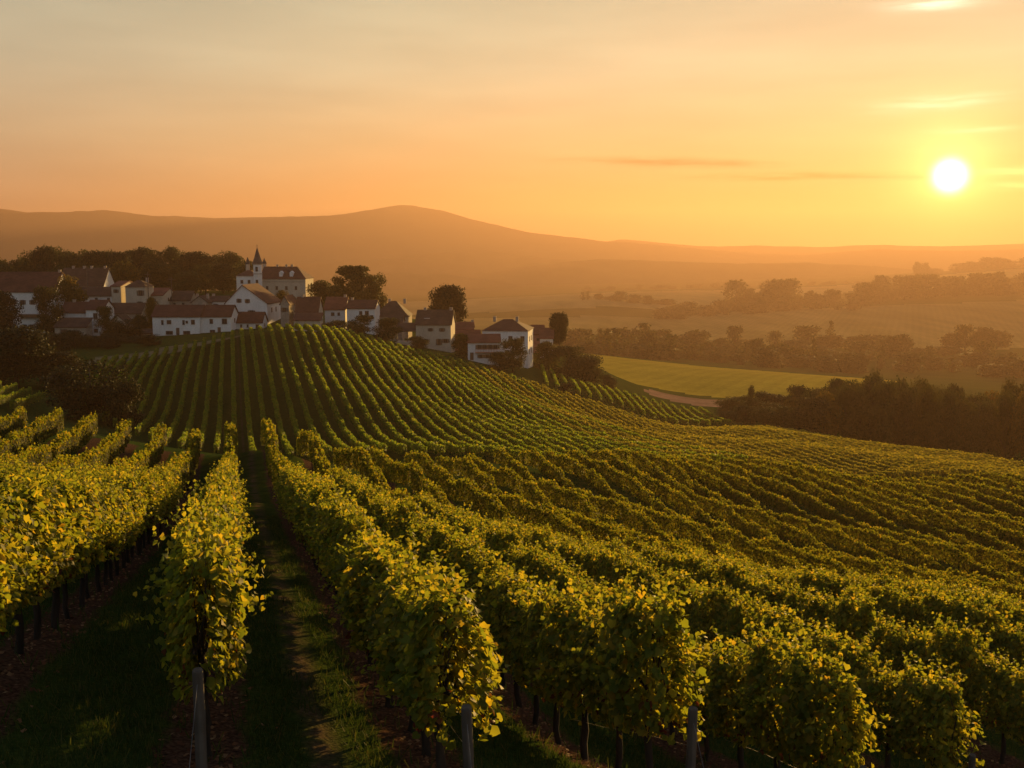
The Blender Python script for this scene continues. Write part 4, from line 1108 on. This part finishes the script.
def farm_extra(root, w, D, ze, zr, Wd):
    b = MB(); b.box(-w - 5.6, -w - .003, -.8, 5, -2, 1.6); b.build('terrace', M['cream_wall'], root)
    b = MB(); b.box(-w - 5.6, -w - .01, .5, .7, 4.4, 4.65); b.box(-w - 5.5, -w - 5.3, .5, .7, 1.605, 4.4); b.box(-w - 2.6, -w - 2.4, .5, .7, 1.605, 4.4); b.build('veranda_frame', M['door_wood'], root)
    b = MB(); b.poly([(-w - 6, -.2, 4.5), (-w - .01, -.2, 4.5), (-w - .01, 5.5, 6.4), (-w - 6, 5.5, 6.4), (-w - 6, -.2, 4.7), (-w - .01, -.2, 4.7), (-w - .01, 5.5, 6.6), (-w - 6, 5.5, 6.6)], [(0, 3, 2, 1), (4, 5, 6, 7), (0, 1, 5, 4), (1, 2, 6, 5), (2, 3, 7, 6), (3, 0, 4, 7)]); b.build('veranda_roof', M['roof_brown'], root)
    for fx in (.25, .34):
        b = MB(); x = -w + fx * Wd; b.box(x - .4, x + .4, D * .18, D * .18 + .1, ze + .9, ze + 1.5); b.build('skylight', M['white_frame'], root)
house(416, 451, 348, 324, 310, 300, 11, 'pale farmhouse with long brown roof, veranda on its left and small windows', wall='cream_wall', rmat='roof_brown', wins=[(.42, .76, .7, .8), (.75, .76, .8, .9), (.66, .25, .8, 1.6), (.85, .3, 1.0, 1.0), (.3, .3, .8, .8)], chim=(.2, .95), extra=farm_extra, rot=3)
house(453, 473, 342, 329, 322, 332, 9, 'house with rose coloured walls and red roof behind the balcony house', wall='rose_wall', rmat='roof_red', wins=wgrid((.35, .7), (.6,), .8, .8), chim=(.95,))
house(455, 480, 350, 339, 330, 315, 8, 'low red roofed outbuilding left of the manor', wall='rose_wall', rmat='roof_red', wins=[(.3, .5, .8, .8)], rot=-4)
def balc(root, w, D, ze, zr, Wd):
    b = MB(); b.box(-w * .55, w + .3, -1.2, -.004, ze * .42, ze * .42 + .15)
    n_ = 16
    for k in range(n_ + 1):
        x = -w * .55 + (w * 1.55 + .25) * k / n_; b.box(x, x + .07, -1.18, -1.12, ze * .42 + .153, ze * .42 + .95)
    b.box(-w * .55, w + .3, -1.2, -1.1, ze * .42 + .953, ze * .42 + 1.03); b.build('balcony', M['rose_wall'], root)
house(468, 500, 360, 342, 334, 288, 9, 'small white house with a long railed balcony below the manor', wins=wgrid((.35, .52, .69, .86), (.72,), .9, 1.1) + wgrid((.4, .6, .8), (.2,), .8, .8), rmat='roof_red', extra=balc, rot=-3, doors=[(.12, .9, 2.0)])
house(482, 528, 362, 331, 319, 303, 14, 'white manor with dark hipped roof and rose lit end wall', roof='hip', wins=[(.12, .78, .9, 1.2), (.22, .78, .9, 1.2), (.62, .75, 1.0, 1.4), (.88, .75, 1.0, 1.4), (.55, .3, 1.0, 1.4), (.8, .3, 1.0, 1.4)], rwins=[(.3, .72, .8, 1.3), (.62, .72, .8, 1.3), (.3, .3, .8, 1.3), (.62, .3, .8, 1.3)], chim=(.2, .7), rot=7, doors=[(.4, 1.1, 2.2)], name='manor_house', cat='manor')
house(540, 553, 350, 338, 328, 338, 12, 'small brown roofed house with glowing side wall under the round tree', rmat='roof_red', rot=2, rwins=[(.4, .6, .8, 1.0)], wins=[(.5, .6, .8, .9)])
house(532, 544, 345, 334, 325, 345, 10, 'red roof showing between the manor and the small end house', rmat='roof_red', wall='rose_wall', wins=[(.5, .5, .8, .8)])

def pole(px, yb, yt, Y, label, arm=True):
    p = at(px, yb, Y); z = g1(p.x, p.y); h = at(px, yt, Y).z - z
    root = empty('utility_pole', (p.x, p.y, z)); tag(root, label, 'utility pole')
    mb = MB(); mb.tube([(0, 0, -.5), (0, 0, h)], [.16, .10], 8); mb.build('pole', M['old_wood'], root)
    if arm:
        mb = MB(); mb.box(-.9, .9, -.17, -.1, h - .8, h - .66); mb.build('crossarm', M['old_wood'], root)
pole(149, 312, 272, 338, 'tall utility pole beside the orange roofed cottage')
pole(172.5, 312, 277, 342, 'utility pole above the dull brown roof')
pole(89, 315, 266, 362, 'thin pole among the left roof chimneys', False)

# ------------------------------------------------------------------ grass, litter and weeds close by
def blades(n, seed, name, label, mat, hmin, hmax, wid, fn):
    r = np.random.default_rng(seed)
    Y = 7 + 33 * r.random(n * 3) ** 1.7
    cc = r.uniform(-14, 22, n * 3)
    X = cc - SLOPE * Y
    keep = fn(cc, Y, r)
    X, Y, cc = X[keep][:n], Y[keep][:n], cc[keep][:n]
    Z = gz(X, Y)
    k = len(X)
    h = r.uniform(hmin, hmax, k); a = r.uniform(0, 6.283, k); w = wid * r.uniform(.7, 1.3, k)
    lean = r.normal(0, .35, (k, 2)) * h[:, None]
    dx, dy = np.cos(a) * w / 2, np.sin(a) * w / 2
    o = np.stack([X, Y, Z - .01], 1)
    V = np.zeros((k, 4, 3))
    V[:, 0] = o + np.stack([-dx, -dy, 0 * dx], 1); V[:, 1] = o + np.stack([dx, dy, 0 * dx], 1)
    V[:, 2] = o + np.stack([dx * .5 + lean[:, 0], dy * .5 + lean[:, 1], h], 1); V[:, 3] = o + np.stack([-dx * .3 + lean[:, 0], -dy * .3 + lean[:, 1], h * .96], 1)
    me = mesh_np(name, V.reshape(-1, 3), np.arange(k * 4).reshape(k, 4))
    ob = link(name, me, None, [mat]); tag(ob, label, name.replace('_', ' '), kind='stuff')
def rowdist(cc): return np.abs((lane(cc) + .5) % 1 - .5) * SPACING
M['grass'] = leaf_mat('grass', [(0, (.022, .042, .009)), (.6, (.038, .065, .014)), (.93, (.065, .08, .02)), (1, (.09, .075, .03))], (1.8, 1.6, 1), .35, .7)
M['dry_leaf'] = leaf_mat('dry_leaf', [(0, (.08, .03, .015)), (.6, (.16, .07, .03)), (1, (.26, .15, .07))], (1, 1, 1), .15, .8)
blades(230000, 3, 'grass', 'short dark green grass carpeting the lanes between the vine rows', M['grass'], .04, .13, .012,
       lambda c, y, r: (rowdist(c) > .42 + r.normal(0, .07, len(c))) & (np.abs(c - TRACKC) > .25 + r.normal(0, .06, len(c)) - .25 * (np.sin(y * 1.1) > .55)))
blades(16000, 4, 'weeds', 'sparse weeds and tufts on the bare soil below the vines', M['grass'], .05, .2, .016, lambda c, y, r: (rowdist(c) < .45) & (np.sin(c * 9 + y * 3) > .3))
def litter(n, seed):
    r = np.random.default_rng(seed)
    Y = 7 + 26 * r.random(n) ** 1.6; i = r.integers(-4, 9, n); cc = CROW[i + 40] + r.normal(0, .22, n)
    X = cc - SLOPE * Y; Z = gz(X, Y) + .012
    V, Fc = leaves(np.stack([X, Y, Z], 1), r.uniform(.03, .08, n), np.tile((0, 0, 1.0), (n, 1)), r, DIAM, DIAM_F, .3)
    o = link('leaf_litter', mesh_np('leaf_litter', V, Fc), None, [M['dry_leaf']]); tag(o, 'reddish fallen leaves strewn on the soil strips below the vines', 'leaf litter', kind='stuff')
litter(16000, 5)
for o in scene.objects:
    if o.type == 'MESH' and o.name.startswith('grapevine'): pass
print('objects', len(scene.objects))
